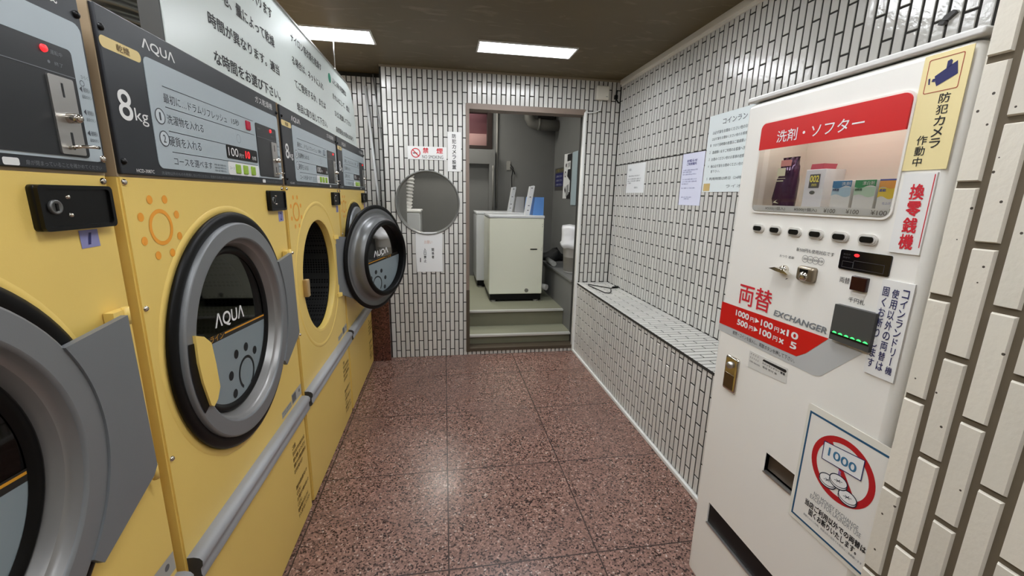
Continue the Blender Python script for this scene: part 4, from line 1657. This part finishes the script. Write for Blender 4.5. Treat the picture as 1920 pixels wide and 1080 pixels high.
for i in range(6):
    b = n()
    u = 0.4005 + i * 0.0143
    b.prism([(u, 1.1645), (u + 0.0105, 1.1645), (u + 0.007, 1.1675), (u + 0.003, 1.1675)], 0.012, 0.0130)
    b.build('led', LEDG, br_, org)
# lock, slots
b = n()
b.rbox(0.060, 0.866, 0.0, 0.118, 0.980, 0.008, 0.0075)
lk = b.build('lock_handle', CHROME, t, org)
b = n()
b.rbox(0.069, 0.876, 0.008, 0.109, 0.925, 0.010, 0.0018)
b.build('grip', mat('worn_steel', (120, 104, 80), 0.25, metal=0.9), lk, org)
b = n()
b.lathe([(0.011, 0.008), (0.010, 0.016), (0.0, 0.017)], 0.089, 0.953, 18)
b.build('cylinder', STEEL, lk, org)
b = n()
b.box(0.266, 0.700, -0.06, 0.364, 0.772, -0.055)
b.box(0.262, 0.700, -0.055, 0.266, 0.772, -0.002)
b.box(0.364, 0.700, -0.055, 0.368, 0.772, -0.002)
b.box(0.266, 0.766, -0.055, 0.364, 0.772, -0.03)
b.box(0.266, 0.700, -0.055, 0.364, 0.706, -0.002)
b.flat([(0.268, 0.7665), (0.268, 0.7065), (0.362, 0.7065), (0.362, 0.7665)][::1], -0.03)
b.box(0.267, 0.714, -0.034, 0.363, 0.7655, -0.012)
e = b.build('coin_return', mat('pocket_brown', (84, 74, 62), 0.35, metal=0.4), t, org)
b = n()
b.box(0.266, 0.706, -0.01, 0.364, 0.7095, 0.003)
b.build('lip', STEEL, e, org)
b = n()
b.box(0.068, 0.358, -0.028, 0.478, 0.449, -0.022)
b.box(0.071, 0.3695, -0.022, 0.475, 0.4425, -0.004)
e = b.build('dispensing_flap', mat('flap_black', (10, 10, 11), 0.45, spec=0.3), t, org)
b = n()
b.box(0.070, 0.364, -0.012, 0.476, 0.3685, 0.003)
b.build('lip', STEEL, e, org)

# stickers and notices on the machine
zf = 0.0008
fm = FM
org2 = (XM, MY - 0.5, 1.6)
t = sign('camera_sticker', 'pale yellow sticker with a security camera drawing at the top of the machine', fm, 0.0006, rect(0.4675, 1.5145, 0.5425, 1.7165), 0.0012, STICKY, org2)
b = n()
b.band(rrect(0.4765, 1.6505, 0.5310, 1.7085, 0.003), rrect(0.4777, 1.6517, 0.5298, 1.7073, 0.0025), 0.0019, 0.0022)
b.build('red_outline', mat('brown_red_ink', (168, 70, 50), 0.5), t, org2)
b = n()
b.flat([(0.493, 1.6685), (0.4965, 1.6605), (0.5265, 1.6745), (0.522, 1.6965), (0.4905, 1.6785)], 0.0022)
b.flat([(0.5065, 1.687), (0.5140, 1.6905), (0.5145, 1.698), (0.5115, 1.7015), (0.5065, 1.6995)], 0.0022)
b.flat([(0.4870, 1.6700), (0.4925, 1.6685), (0.4920, 1.6745), (0.4880, 1.6745)], 0.0022)
b.flat([(0.4810, 1.6760), (0.4825, 1.6660), (0.4850, 1.6655), (0.4838, 1.6765)], 0.0022)
b.build('camera_drawing', NAVY, t, org2)
b = n()
b.vtext('防犯カメラ', 0.5145, 1.5515, 1.6475, 0.0185, 0.0022, bold=0.008)
b.vtext('作動中', 0.4925, 1.520, 1.578, 0.0175, 0.0022, bold=0.008)
b.build('lettering', MATB, t, org2)

org2 = (XM, MY - 0.5, 1.43)
t = sign('red_exchange_sign', 'white plate of bold red vertical writing below the yellow camera sticker', fm, 0.0006, rect(0.4765, 1.358, 0.5325, 1.509), 0.0030, WPLAS, org2)
b = n()
b.vtext('換零銭機', 0.5055, 1.3655, 1.4905, 0.0255, 0.0042, bold=0.022, fill=0.95)
b.flat(rect(0.5287, 1.372, 0.5303, 1.506), 0.0042)
b.build('lettering', REDI, t, org2)

org2 = (XM, MY - 0.51, 1.2)
t = sign('white_exchange_notice', 'white plate with three columns of blue writing beside the bill reader', fm, 0.0006, rect(0.478, 1.102, 0.539, 1.303), 0.0030, WPLAS, org2)
b = n()
b.vtext('コインランドリー機', 0.5265, 1.114, 1.291, 0.0125, 0.0042, bold=0.008)
b.vtext('使用以外の両替は', 0.5080, 1.115, 1.289, 0.0130, 0.0042, bold=0.008)
b.vtext('固くお断りします', 0.4895, 1.116, 1.290, 0.0130, 0.0042, bold=0.008)
b.build('lettering', NAVY, t, org2)

org2 = (XM, MY - 0.22, 1.0)
t = sign('contact_sticker', 'small translucent grey contact sticker under the red arrow print', fm, 0.0004, [(0.150, 1.024), (0.290, 1.026), (0.292, 0.985), (0.152, 0.973)][::-1], 0.0006, mat('sticker_grey', (214, 212, 206), 0.4), org2)
b = n()
for i in range(4):
    b.disc(0.158 + i * 0.009, 1.017, 0.0014, 0.0014, 8)
for i in range(5):
    b.disc(0.157 + i * 0.0075, 1.006, 0.0014, 0.0014, 8)
b.text('お問い合わせ先', 0.156, 0.992, 0.196, 0.997, 0.0014)
b.flat([(0.203, 1.013), (0.206, 1.019), (0.285, 1.021), (0.288, 1.016), (0.284, 1.0125)], 0.0014)
b.text('コインランドリー 管理', 0.203, 1.004, 0.284, 1.0105, 0.0014, bold=0.02)
b.text('電話 受付 係', 0.206, 0.994, 0.258, 1.0, 0.0014)
b.build('lettering', MATB, t, org2)

org2 = (XM, MY - 0.47, 0.82)
t = sign('no_exchange_poster', 'laminated poster with a red prohibition ring around a banknote and coins', fm, 0.0010, rrect(0.368, 0.656, 0.585, 0.972, 0.006), 0.0014, mat('laminate', (230, 227, 216), 0.2), org2)
b = n()
b.flat(rect(0.378, 0.669, 0.580, 0.953), 0.0028)
b.build('printed_sheet', mat('poster_white', (234, 232, 226), 0.3), t, org2)
b = n()
b.band(rect(0.376, 0.667, 0.580, 0.955), rect(0.3805, 0.672, 0.5755, 0.9500), 0.0029, 0.0031)
b.build('border', mat('border_blue', (28, 84, 120), 0.4), t, org2)
b = n()
b.ring(0.477, 0.859, 0.0625, 0.0765, 0.0032, 56)
b.flat([(0.4345, 0.9085), (0.4425, 0.9165), (0.5255, 0.8065), (0.5175, 0.7985)], 0.0034)
b.build('prohibition_ring', mat('ring_red', (186, 26, 36), 0.35), t, org2)
b = n()
BL = [(0.428, 0.859), (0.522, 0.868), (0.5215, 0.9165), (0.4265, 0.9035)]
b.flat(BL, 0.0038, 0)
for (p, q_) in zip(BL, BL[1:] + BL[:1]):
    d = Vector((q_[0] - p[0], q_[1] - p[1], 0))
    pr_ = Vector((-d.y, d.x, 0)).normalized() * 0.0010
    b.flat([(p[0] - pr_.x, p[1] - pr_.y), (q_[0] - pr_.x, q_[1] - pr_.y), (q_[0] + pr_.x, q_[1] + pr_.y), (p[0] + pr_.x, p[1] + pr_.y)], 0.0041, 1)
b.text('1000', 0.4405, 0.8755, 0.5085, 0.8965, 0.0042, 2, bold=0.012)
b.flat([(0.470, 0.846), (0.480, 0.846), (0.475, 0.838)], 0.0041, 1)
b.flat([(0.472, 0.858), (0.478, 0.858), (0.478, 0.846), (0.472, 0.846)], 0.0039, 3)
b.build('banknote_drawing', [PAPER, NAVY, mat('note_blue', (60, 120, 158), 0.4), mat('arrow_lilac', (150, 120, 170), 0.4)], t, org2)
b = n()
for (u, v, z_) in ((0.452, 0.818, 0), (0.503, 0.812, 0.0004), (0.477, 0.834, 0.0008)):
    b.disc(u, v - 0.005, 0.0225, 0.0037 + z_, 28, 1, 0.0150, 0.15)
    b.disc(u, v, 0.0225, 0.0038 + z_, 28, 1, 0.0150, 0.15)
    b.disc(u, v - 0.0042, 0.0205, 0.00385 + z_, 28, 0, 0.0130, 0.15)
    b.disc(u, v, 0.0220, 0.0039 + z_, 28, 1, 0.0145, 0.15)
    b.disc(u, v, 0.0200, 0.0040 + z_, 28, 0, 0.0127, 0.15)
    for (a, l) in ((0.3, 0.010), (0.9, 0.006), (2.8, 0.006)):
        c_, s_ = math.cos(a), math.sin(a)
        b.flat([(u - c_ * l - s_ * 0.0006, v - s_ * l + c_ * 0.0006), (u - c_ * l + s_ * 0.0006, v - s_ * l - c_ * 0.0006), (u + c_ * l + s_ * 0.0006, v + s_ * l - c_ * 0.0006), (u + c_ * l - s_ * 0.0006, v + s_ * l + c_ * 0.0006)], 0.0043 + z_, 1)
b.build('coin_drawing', [PAPER, mat('coin_ink', (30, 44, 62), 0.5)], t, org2)
b = n()
b.text('NO MONEY EXCHANGE', 0.426, 0.7555, 0.538, 0.7665, 0.0034)
b.text('EXCEPT FOR LAUNDRY USE', 0.418, 0.7435, 0.546, 0.7545, 0.0034)
b.build('grey_lettering', GREYI, t, org2)
b = n()
b.text('当店ご利用以外での両替は', 0.408, 0.718, 0.562, 0.735, 0.0034, bold=0.025)
b.text('固くお断りいたします。', 0.422, 0.699, 0.545, 0.716, 0.0034, bold=0.025)
b.build('black_lettering', MATB, t, org2)
b = n()
b.text('両替のみのご利用、両替以外の目的での使用はご遠慮願います', 0.410, 0.688, 0.560, 0.694, 0.0034)
b.build('small_lettering', GREYI, t, org2)


# ---- goods on show behind the clear cover
def carton(name, label, u0, u1, v0, v1, n0, n1, faces, lean=0.0, org=None):
    org = (XM - (n0 + n1) / 2, MY - (u0 + u1) / 2, v0)
    t = thing(name, label, 'packet', org)
    b = n()
    b.rbox(u0, v0, n0, u1, v1, n1, 0.0012)
    b.build('carton', faces[0], t, org)
    return t, org


zs = 1.4402
n = lambda: MB(o=(XM - 0.02, MY + 0.018, 0), u=(0, -1, 0), v=(0, 0, 1))
t, og = carton('detergent_box', 'blue topped detergent box in the display window, beside the pink capped packet', 0.321, 0.369, zs, 1.502, -0.075, -0.040, [WHITEI])
b = n()
wv = lambda u0, u1, vt, a, c_: [(u0, vt)] + [(u0 + (u1 - u0) * i / 10, a + c_ * math.sin(i / 10 * 2 * PI)) for i in range(11)] + [(u1, vt)]
b.flat(wv(0.3215, 0.3685, 1.5015, 1.487, -0.003)[::-1][::-1], -0.0394)
b.build('print', mat('blue_print', (70, 130, 176), 0.35), t, og)
b = n()
b.flat(wv(0.3215, 0.3685, 1.4865, 1.468, 0.003), -0.0396)
b.build('pale_print', mat('pale_blue_print', (178, 206, 222), 0.35), t, og)
b = n()
b.text('洗剤', 0.345, 1.4905, 0.366, 1.4985, -0.0388)
b.build('white_lettering', WHITEI, t, og)
b = n()
b.text('衣料用', 0.324, 1.478, 0.340, 1.484, -0.0388, bold=0.02)
b.build('lettering', NAVY, t, og)
t, og = carton('bleach_box', 'green topped box between the blue and the orange boxes in the display window', 0.376, 0.424, zs, 1.502, -0.075, -0.040, [WHITEI])
b = n()
b.flat(wv(0.3765, 0.4235, 1.5015, 1.487, -0.003), -0.0394)
b.build('print', mat('green_print_box', (66, 150, 96), 0.35), t, og)
b = n()
b.flat(wv(0.3765, 0.4235, 1.4865, 1.468, 0.003), -0.0396)
b.build('pale_print', mat('pale_green_print', (190, 216, 192), 0.35), t, og)
b = n()
b.text('漂白剤', 0.394, 1.4905, 0.420, 1.4985, -0.0388)
b.build('white_lettering', WHITEI, t, og)
b = n()
b.text('衣料用', 0.379, 1.478, 0.395, 1.484, -0.0388, bold=0.02)
b.build('lettering', mat('green_ink', (30, 84, 50), 0.5), t, og)
t, og = carton('softener_box', 'orange and yellow topped box at the right end of the display window', 0.430, 0.464, zs, 1.502, -0.075, -0.040, [WHITEI])
b = n()
b.flat(wv(0.4305, 0.4635, 1.4985, 1.484, 0.002), -0.0394)
b.build('print', mat('orange_print_box', (240, 170, 84), 0.35), t, og)
b = n()
b.flat(wv(0.4305, 0.4635, 1.4840, 1.464, 0.003), -0.0396)
b.build('yellow_print', mat('yellow_print_box', (238, 208, 78), 0.35), t, og)
b = n()
b.flat(rect(0.4305, 1.4985, 0.4635, 1.5018), -0.0394)
b.text('仕上げ', 0.444, 1.450, 0.461, 1.455, -0.0388)
b.text('柔軟', 0.433, 1.476, 0.447, 1.482, -0.0388, bold=0.02)
b.build('lettering', mat('violet_blue_ink', (84, 96, 170), 0.5), t, og)
# white packet with pink cap
n = lambda: MB(o=(XM - 0.03, MY + 0.031, 0), u=(0, -1, 0), v=(0, 0, 1))
t, og = carton('white_packet', 'white packet with a pink cap and yellow figures in the display window', 0.243, 0.300, zs, 1.532, -0.115, -0.060, [mat('glossy_white_film', (228, 230, 236), 0.15)])
b = n()
b.prism([(0.252, 1.5325), (0.286, 1.5325), (0.289, 1.545), (0.254, 1.545)], -0.100, -0.062)
b.build('cap', mat('pink_cap', (206, 86, 104), 0.4), t, og)
b = n()
b.flat(rect(0.257, 1.487, 0.287, 1.520), -0.0594)
b.disc(0.270, 1.476, 0.008, -0.0594, 20, 0, 0.0045)
b.build('print_frame', mat('print_frame_grey', (92, 92, 96), 0.4), t, og)
b = n()
b.text('002', 0.259, 1.501, 0.285, 1.517, -0.0588, bold=0.02)
b.text('mm', 0.266, 1.491, 0.280, 1.497, -0.0588)
b.build('yellow_figures', mat('yellow_figures', (246, 236, 110), 0.4), t, og)
# purple pouch
n = lambda: MB(o=(XM - 0.035, MY + 0.0505, 0), u=(0, -1, 0), v=(0, 0, 1))
org3 = (XM + 0.09, MY - 0.18, zs)
t = thing('purple_pouch', 'dark purple foil pouch at the left end of the display window', 'packet', org3)
b = n()
rows = [(1.4402, 0.150, 0.212, 0.020), (1.46, 0.149, 0.214, 0.022), (1.51, 0.154, 0.214, 0.020), (1.545, 0.160, 0.212, 0.014), (1.560, 0.163, 0.211, 0.006), (1.570, 0.161, 0.213, 0.0015)]
prev = None
for v, u0, u1, h in rows:
    cur = [b.P(u0 + (u1 - u0) * (0.5 - 0.5 * math.cos(2 * PI * i / 24 + PI)), v, -0.085 + h * math.sin(2 * PI * i / 24) + 0.004 * math.sin(i * 2.1 + v * 90)) for i in range(24)]
    if prev:
        for i in range(24):
            j = (i + 1) % 24
            b.face((prev[i], prev[j], cur[j], cur[i]), 0, True)
    else:
        b.face(cur[::-1])
    prev = cur
b.face(prev)
b.build('pouch', mat('purple_foil', (74, 42, 72), 0.2, metal=0.35, bump=0.6, bscale=30), t, org3)
b = n()
b.flat(rect(0.171, 1.520, 0.199, 1.541), -0.0605)
b.flat(rect(0.166, 1.513, 0.202, 1.5145), -0.0605)
b.flat(rect(0.170, 1.506, 0.196, 1.5085), -0.0605)
b.flat([(0.172, 1.449), (0.192, 1.447), (0.180, 1.452), (0.186, 1.457), (0.178, 1.454)], -0.060)
b.build('pale_print', mat('pale_gold_print', (226, 224, 196), 0.4), t, org3)
b = n()
b.flat(rect(0.170, 1.546, 0.206, 1.562), -0.0690)
b.build('pink_print', mat('pink_print', (206, 140, 136), 0.4), t, org3)

# ------------------------------------------------------------------ washers in the rear room
def washer(label, x0, x1, y0, y1, z0, zt, body_m, con_m, con_name):
    org = ((x0 + x1) / 2, (y0 + y1) / 2, z0)
    t = thing('washing_machine', label, 'washing machine', org, 'top loading washers')
    b = MB(o=(0, y0, 0), **FB)
    b.rbox(x0, z0 + 0.085, -(y1 - y0), x1, zt - 0.02, 0.0, 0.010)
    b.build('body', body_m, t, org)
    b = MB(o=(0, y0, 0), **FB)
    b.rbox(x0 - 0.004, zt - 0.019, -(y1 - y0), x1 + 0.004, zt + 0.012, 0.004, 0.008)
    b.build('top_cover', WASHW, t, org)
    b = MB(o=(0, y0, 0), **FB)
    b.box(x0 + 0.012, z0 + 0.02, -(y1 - y0) + 0.01, x1 - 0.012, z0 + 0.084, -0.006)
    b.build('base', RUBBER, t, org)
    for x in (x0 + 0.05, x1 - 0.06):
        b = MB(o=(x, y0 + 0.045, z0), u=(1, 0, 0), v=(0, 1, 0))
        b.lathe([(0.030, 0), (0.030, 0.018), (0.016, 0.026), (0.016, 0.05)], 0, 0, 16)
        b.build('foot', mat('foot_grey', (170, 168, 160), 0.4), t, org)
    b = MB(o=(0, y0, 0), **FB)
    b.prism([(x1 - 0.118, zt + 0.0125), (x1 + 0.002, zt + 0.0125), (x1 + 0.002, zt + 0.205), (x1 - 0.094, zt + 0.205)], -(y1 - y0) + 0.01, -0.06)
    b.build('console', con_m, t, org)
    b = MB(o=(0, y0, 0), **FB)
    b.prism([(x1 - 0.198, zt + 0.0125), (x1 - 0.150, zt + 0.0125), (x1 - 0.098, zt + 0.318), (x1 - 0.108, zt + 0.326), (x1 - 0.146, zt + 0.318)], -0.17, -0.08)
    ld = b.build('lid', WASHW, t, org)
    b = MB(o=(0, y0, 0), **FB)
    for v in (0.06, 0.11, 0.20, 0.295):
        u = x1 - 0.175 + 0.052 * v / 0.32
        b.box(u - 0.012, zt + v, -0.0797, u + 0.006, zt + v + 0.007, -0.078)
    b.build('hinge_pin', MATB, ld, org)
    return t, org


wx0, wx1, wy0 = 0.474, 1.068, 4.43
t, og = washer('cream fronted washing machine with a blue console, nearest inside the doorway', wx0, wx1, wy0, 5.02, 0.31, 1.245, WASHC, mat('blue_console', (96, 146, 214), 0.35), 'console')
b = MB(o=(0, wy0, 0), **FB)
b.rbox(0.922, 0.888, 0, 1.000, 0.900, 0.004, 0.002)
b.build('slot_badge', BLACK, t, og)
b = MB(o=(0, wy0, 0), **FB)
b.lathe([(0.022, 0), (0.022, 0.004), (0.016, 0.006), (0.0, 0.006)], 0.892, 0.436, 20)
b.build('drain_cap', mat('cap_grey', (122, 122, 112), 0.4), t, og)
for v in (1.165, 1.14, 0.905, 0.885):
    b = MB(o=(0, wy0, 0), **FB)
    b.lathe([(0.004, 0), (0.003, 0.002), (0, 0.0025)], 1.050, v, 8)
    b.build('rivet', mat('rivet_grey', (150, 150, 140), 0.4), t, og)
b = MB()
b.tube([(1.06, 4.60, 0.44), (1.12, 4.60, 0.44), (1.155, 4.56, 0.436)], 0.034, 14)
b.build('drain_hose', mat('hose_white', (214, 212, 206), 0.4), t, og)
washer('white washing machine with a grey console standing behind the cream one', 0.395, 0.995, 5.20, 5.80, 0.31, 1.245, WASHW, mat('grey_console', (186, 186, 188), 0.35), 'console')

# white dryer/washer glimpsed through the round opening
t = thing('storage_washer', 'white appliance glimpsed through the round opening in the back wall', 'appliance', (-0.58, 5.45, 0.31))
og = (-0.58, 5.45, 0.31)
b = MB(o=(0, 5.2, 0), **FB)
b.rbox(-0.90, 0.312, -0.5, -0.288, 1.235, 0, 0.01)
b.build('body', WASHW, t, og)
b = MB(o=(0, 5.2, 0), **FB)
b.rbox(-0.91, 1.236, -0.5, -0.276, 1.268, 0.006, 0.01)
b.build('top_cover', WPLAS, t, og)
duct('flexible_duct', 'silver ribbed duct standing above the appliance seen through the round opening', [(-0.440, 5.35, 1.270), (-0.425, 5.35, 1.42), (-0.40, 5.35, 1.62), (-0.42, 5.36, 1.95), (-0.43, 5.36, 2.5)], 0.046, 0.040, FOIL, 0.17)

# bucket with a plastic bag on the ledge
t = thing('bucket', 'grey plastic bucket topped with a white plastic bag on the ledge beside the washers', 'bucket', (1.375, 4.22, 0.676))
og = (1.375, 4.22, 0.676)
b = MB(o=og, u=(1, 0, 0), v=(0, 1, 0))
b.lathe([(0, 0.0), (0.118, 0.0), (0.124, 0.01), (0.142, 0.295), (0.150, 0.298), (0.150, 0.315), (0.140, 0.318), (0.128, 0.02), (0, 0.02)], 0, 0, 36)
b.build('pail', mat('pail_grey', (204, 202, 198), 0.4), t, og)
b = MB(o=og, u=(1, 0, 0), v=(0, 1, 0))
rn = random.Random(4)
pf = [(0.153, 0.262), (0.170, 0.285), (0.176, 0.31), (0.163, 0.326), (0.161, 0.40), (0.163, 0.46), (0.156, 0.488), (0.12, 0.494), (0, 0.492)]
b.lathe(pf, 0, 0, 36)
for i in range(len(b.V) - 1):
    p = b.V[i]
    a = math.atan2(p.y - og[1], p.x - og[0])
    k = 1 + 0.018 * math.sin(7 * a + p.z * 9) + 0.012 * math.sin(13 * a)
    b.V[i] = Vector((og[0] + (p.x - og[0]) * k, og[1] + (p.y - og[1]) * k, p.z + 0.006 * math.sin(7 * a)))
b.build('plastic_bag', mat('bag_white', (226, 226, 228), 0.3, bump=0.6, bscale=22), t, og)

# dark bag and pipe on the ledge behind the washer
b = MB(o=(1.36, 5.12, 0.676), u=(1, 0, 0), v=(0, 1, 0))
b.lathe([(0, 0), (0.13, 0.0), (0.165, 0.04), (0.15, 0.12), (0.09, 0.18), (0.03, 0.21), (0, 0.215)], 0, 0, 24)
for i in range(len(b.V)):
    p = b.V[i]
    b.V[i] = Vector((p.x + 0.030 * math.sin(p.y * 38 + p.z * 29), p.y + 0.03 * math.sin(p.x * 41 + p.z * 20), 0.676 + (p.z - 0.676) * (0.6 + 0.15 * math.sin(p.x * 33))))
tag(b.build('rubbish_bag', mat('bag_black', (16, 16, 17), 0.7, bump=0.8, bscale=30), origin=(1.36, 5.12, 0.676)), 'black bag slumped on the ledge behind the cream washing machine', 'bag')
b = MB()
b.tube([(1.235, 4.58, 0.707), (1.24, 4.75, 0.707), (1.245, 4.90, 0.707)], 0.030, 14)
tag(b.build('pipe_piece', mat('pipe_pale', (178, 178, 172), 0.4), origin=(1.24, 4.8, 0.676)), 'short pale pipe lying on the ledge behind the bucket', 'pipe')

# posters on the rear right wall
f2 = dict(o=(1.56, 0, 0), **FR)
org2 = (1.56, 5.7, 1.7)
t = sign('dark_blue_poster', 'dark blue poster with pale lines on the rear right wall, farthest in', f2, 0.0, rect(-5.92, 1.545, -5.47, 1.845), 0.002, mat('poster_edge', (70, 68, 66), 0.5), org2)
b = MB(**f2)
b.flat(rect(-5.89, 1.60, -5.50, 1.775), 0.0026)
b.build('navy_field', NAVY, t, org2)
b = MB(**f2)
for v in (1.61, 1.665, 1.72):
    b.text('ご利用ください', -5.86, v, -5.54, v + 0.028, 0.0032)
b.build('white_lettering', mat('pale_ink', (190, 192, 206), 0.5), t, org2)
b = MB(**f2)
b.text('お知らせ', -5.88, 1.79, -5.50, 1.832, 0.0026)
b.build('yellow_lettering', mat('olive_ink', (150, 140, 60), 0.5), t, org2)
org2 = (1.56, 5.2, 1.7)
t = sign('black_white_poster', 'black and white poster with a curled corner on the rear right wall', f2, 0.004, [(-5.47, 1.44), (-5.12, 1.44), (-5.12, 1.985), (-5.46, 2.00)], 0.002, PAPER, org2)
b = MB(**f2)
b.flat(rect(-5.30, 1.44, -5.12, 1.52), 0.0066)
b.flat(rect(-5.32, 1.90, -5.12, 1.985), 0.0066)
b.flat(rect(-5.17, 1.52, -5.12, 1.90), 0.0066)
b.flat([(-5.30, 1.72), (-5.17, 1.66), (-5.17, 1.80), (-5.28, 1.80)], 0.0066)
b.ring(-5.385, 1.745, 0.024, 0.038, 0.0066)
b.disc(-5.36, 1.855, 0.025, 0.0066)
b.flat([(-5.40, 1.55), (-5.36, 1.50), (-5.33, 1.54), (-5.37, 1.60)], 0.0066)
b.build('black_print', MATB, t, org2)
b = MB(**f2)
b.text('危険', -5.31, 1.825, -5.18, 1.885, 0.0068, bold=0.02)
b.flat([(-5.33, 1.46), (-5.20, 1.50), (-5.22, 1.62), (-5.31, 1.60)], 0.0068)
b.build('grey_print', mat('poster_grey', (150, 152, 152), 0.5), t, org2)
org2 = (1.56, 4.95, 1.7)
t = sign('pale_sheet', 'pale blue grey sheet hanging nearest the doorway on the rear right wall', f2, 0.008, rect(-5.09, 1.365, -4.88, 1.99), 0.002, mat('sheet_blue', (176, 194, 200), 0.5), org2)

# elbow duct, conduits, outlet with cords
b = MB()
P_ = [(1.15, 5.85, 2.85), (1.15, 5.85, 2.56), (1.155, 5.85, 2.49), (1.18, 5.85, 2.44), (1.23, 5.85, 2.415), (1.30, 5.85, 2.41), (1.555, 5.85, 2.41)]
b.tube(P_, 0.072, 22)
el = tag(b.build('vent_pipe', mat('pipe_grey', (120, 118, 112), 0.5), origin=(1.15, 5.85, 2.85)), 'thick grey elbow vent pipe below the ceiling of the rear room', 'pipe')
b = MB()
b.tube([(1.15, 5.85, 2.555), (1.15, 5.85, 2.60)], 0.080, 22)
b.tube([(1.27, 5.85, 2.412), (1.30, 5.85, 2.41)], 0.080, 22)
b.build('collar', MATS['pipe_grey'], el, (1.15, 5.85, 2.85))
b = MB()
b.box(1.30, 5.9, 2.5, 1.5, 6.0, 2.72)
tag(b.build('fan_box', mat('fan_dark', (44, 42, 40), 0.6), origin=(1.4, 5.95, 2.5)), 'dark ventilation box above the elbow pipe in the rear room', 'vent')
for i, (x, zt, lab) in enumerate(((0.735, 2.85, 'thin grey conduit running down the rear wall beside the window'), (0.672, 1.86, 'short pale conduit below the window beam in the rear room'))):
    b = MB()
    yy = 5.985 if i == 0 else 5.885
    b.tube([(x, yy, 1.30 if i == 0 else 1.27), (x, yy, zt)], 0.013 if i == 0 else 0.009, 10)
    tag(b.build('conduit', mat('conduit_grey', (134, 132, 126), 0.5), origin=(x, yy, 1.3)), lab, 'pipe')
t = thing('wall_outlet', 'small wall outlet with two hanging cords on the rear wall', 'outlet', (0.90, 6.0, 1.88))
og = (0.90, 6.0, 1.88)
b = MB(o=(0, 6.0, 0), **FB)
b.rbox(0.872, 1.81, 0, 0.93, 1.935, 0.012, 0.004)
b.build('plate', mat('outlet_grey', (150, 148, 142), 0.4), t, og)
b = MB(o=(0, 6.0, 0), **FB)
b.tube([(0.925, 1.89, 0.02), (0.965, 1.84, 0.03), (0.945, 1.72, 0.02), (0.955, 1.55, 0.02), (0.985, 1.40, 0.02), (1.0, 1.28, 0.05)], 0.0055, 8)
b.build('cord', BLACK, t, og)
b = MB(o=(0, 6.0, 0), **FB)
b.tube([(0.925, 1.85, 0.02), (0.975, 1.80, 0.035), (0.99, 1.76, 0.02)], 0.0055, 8)
b.build('cord', BLACK, t, og)
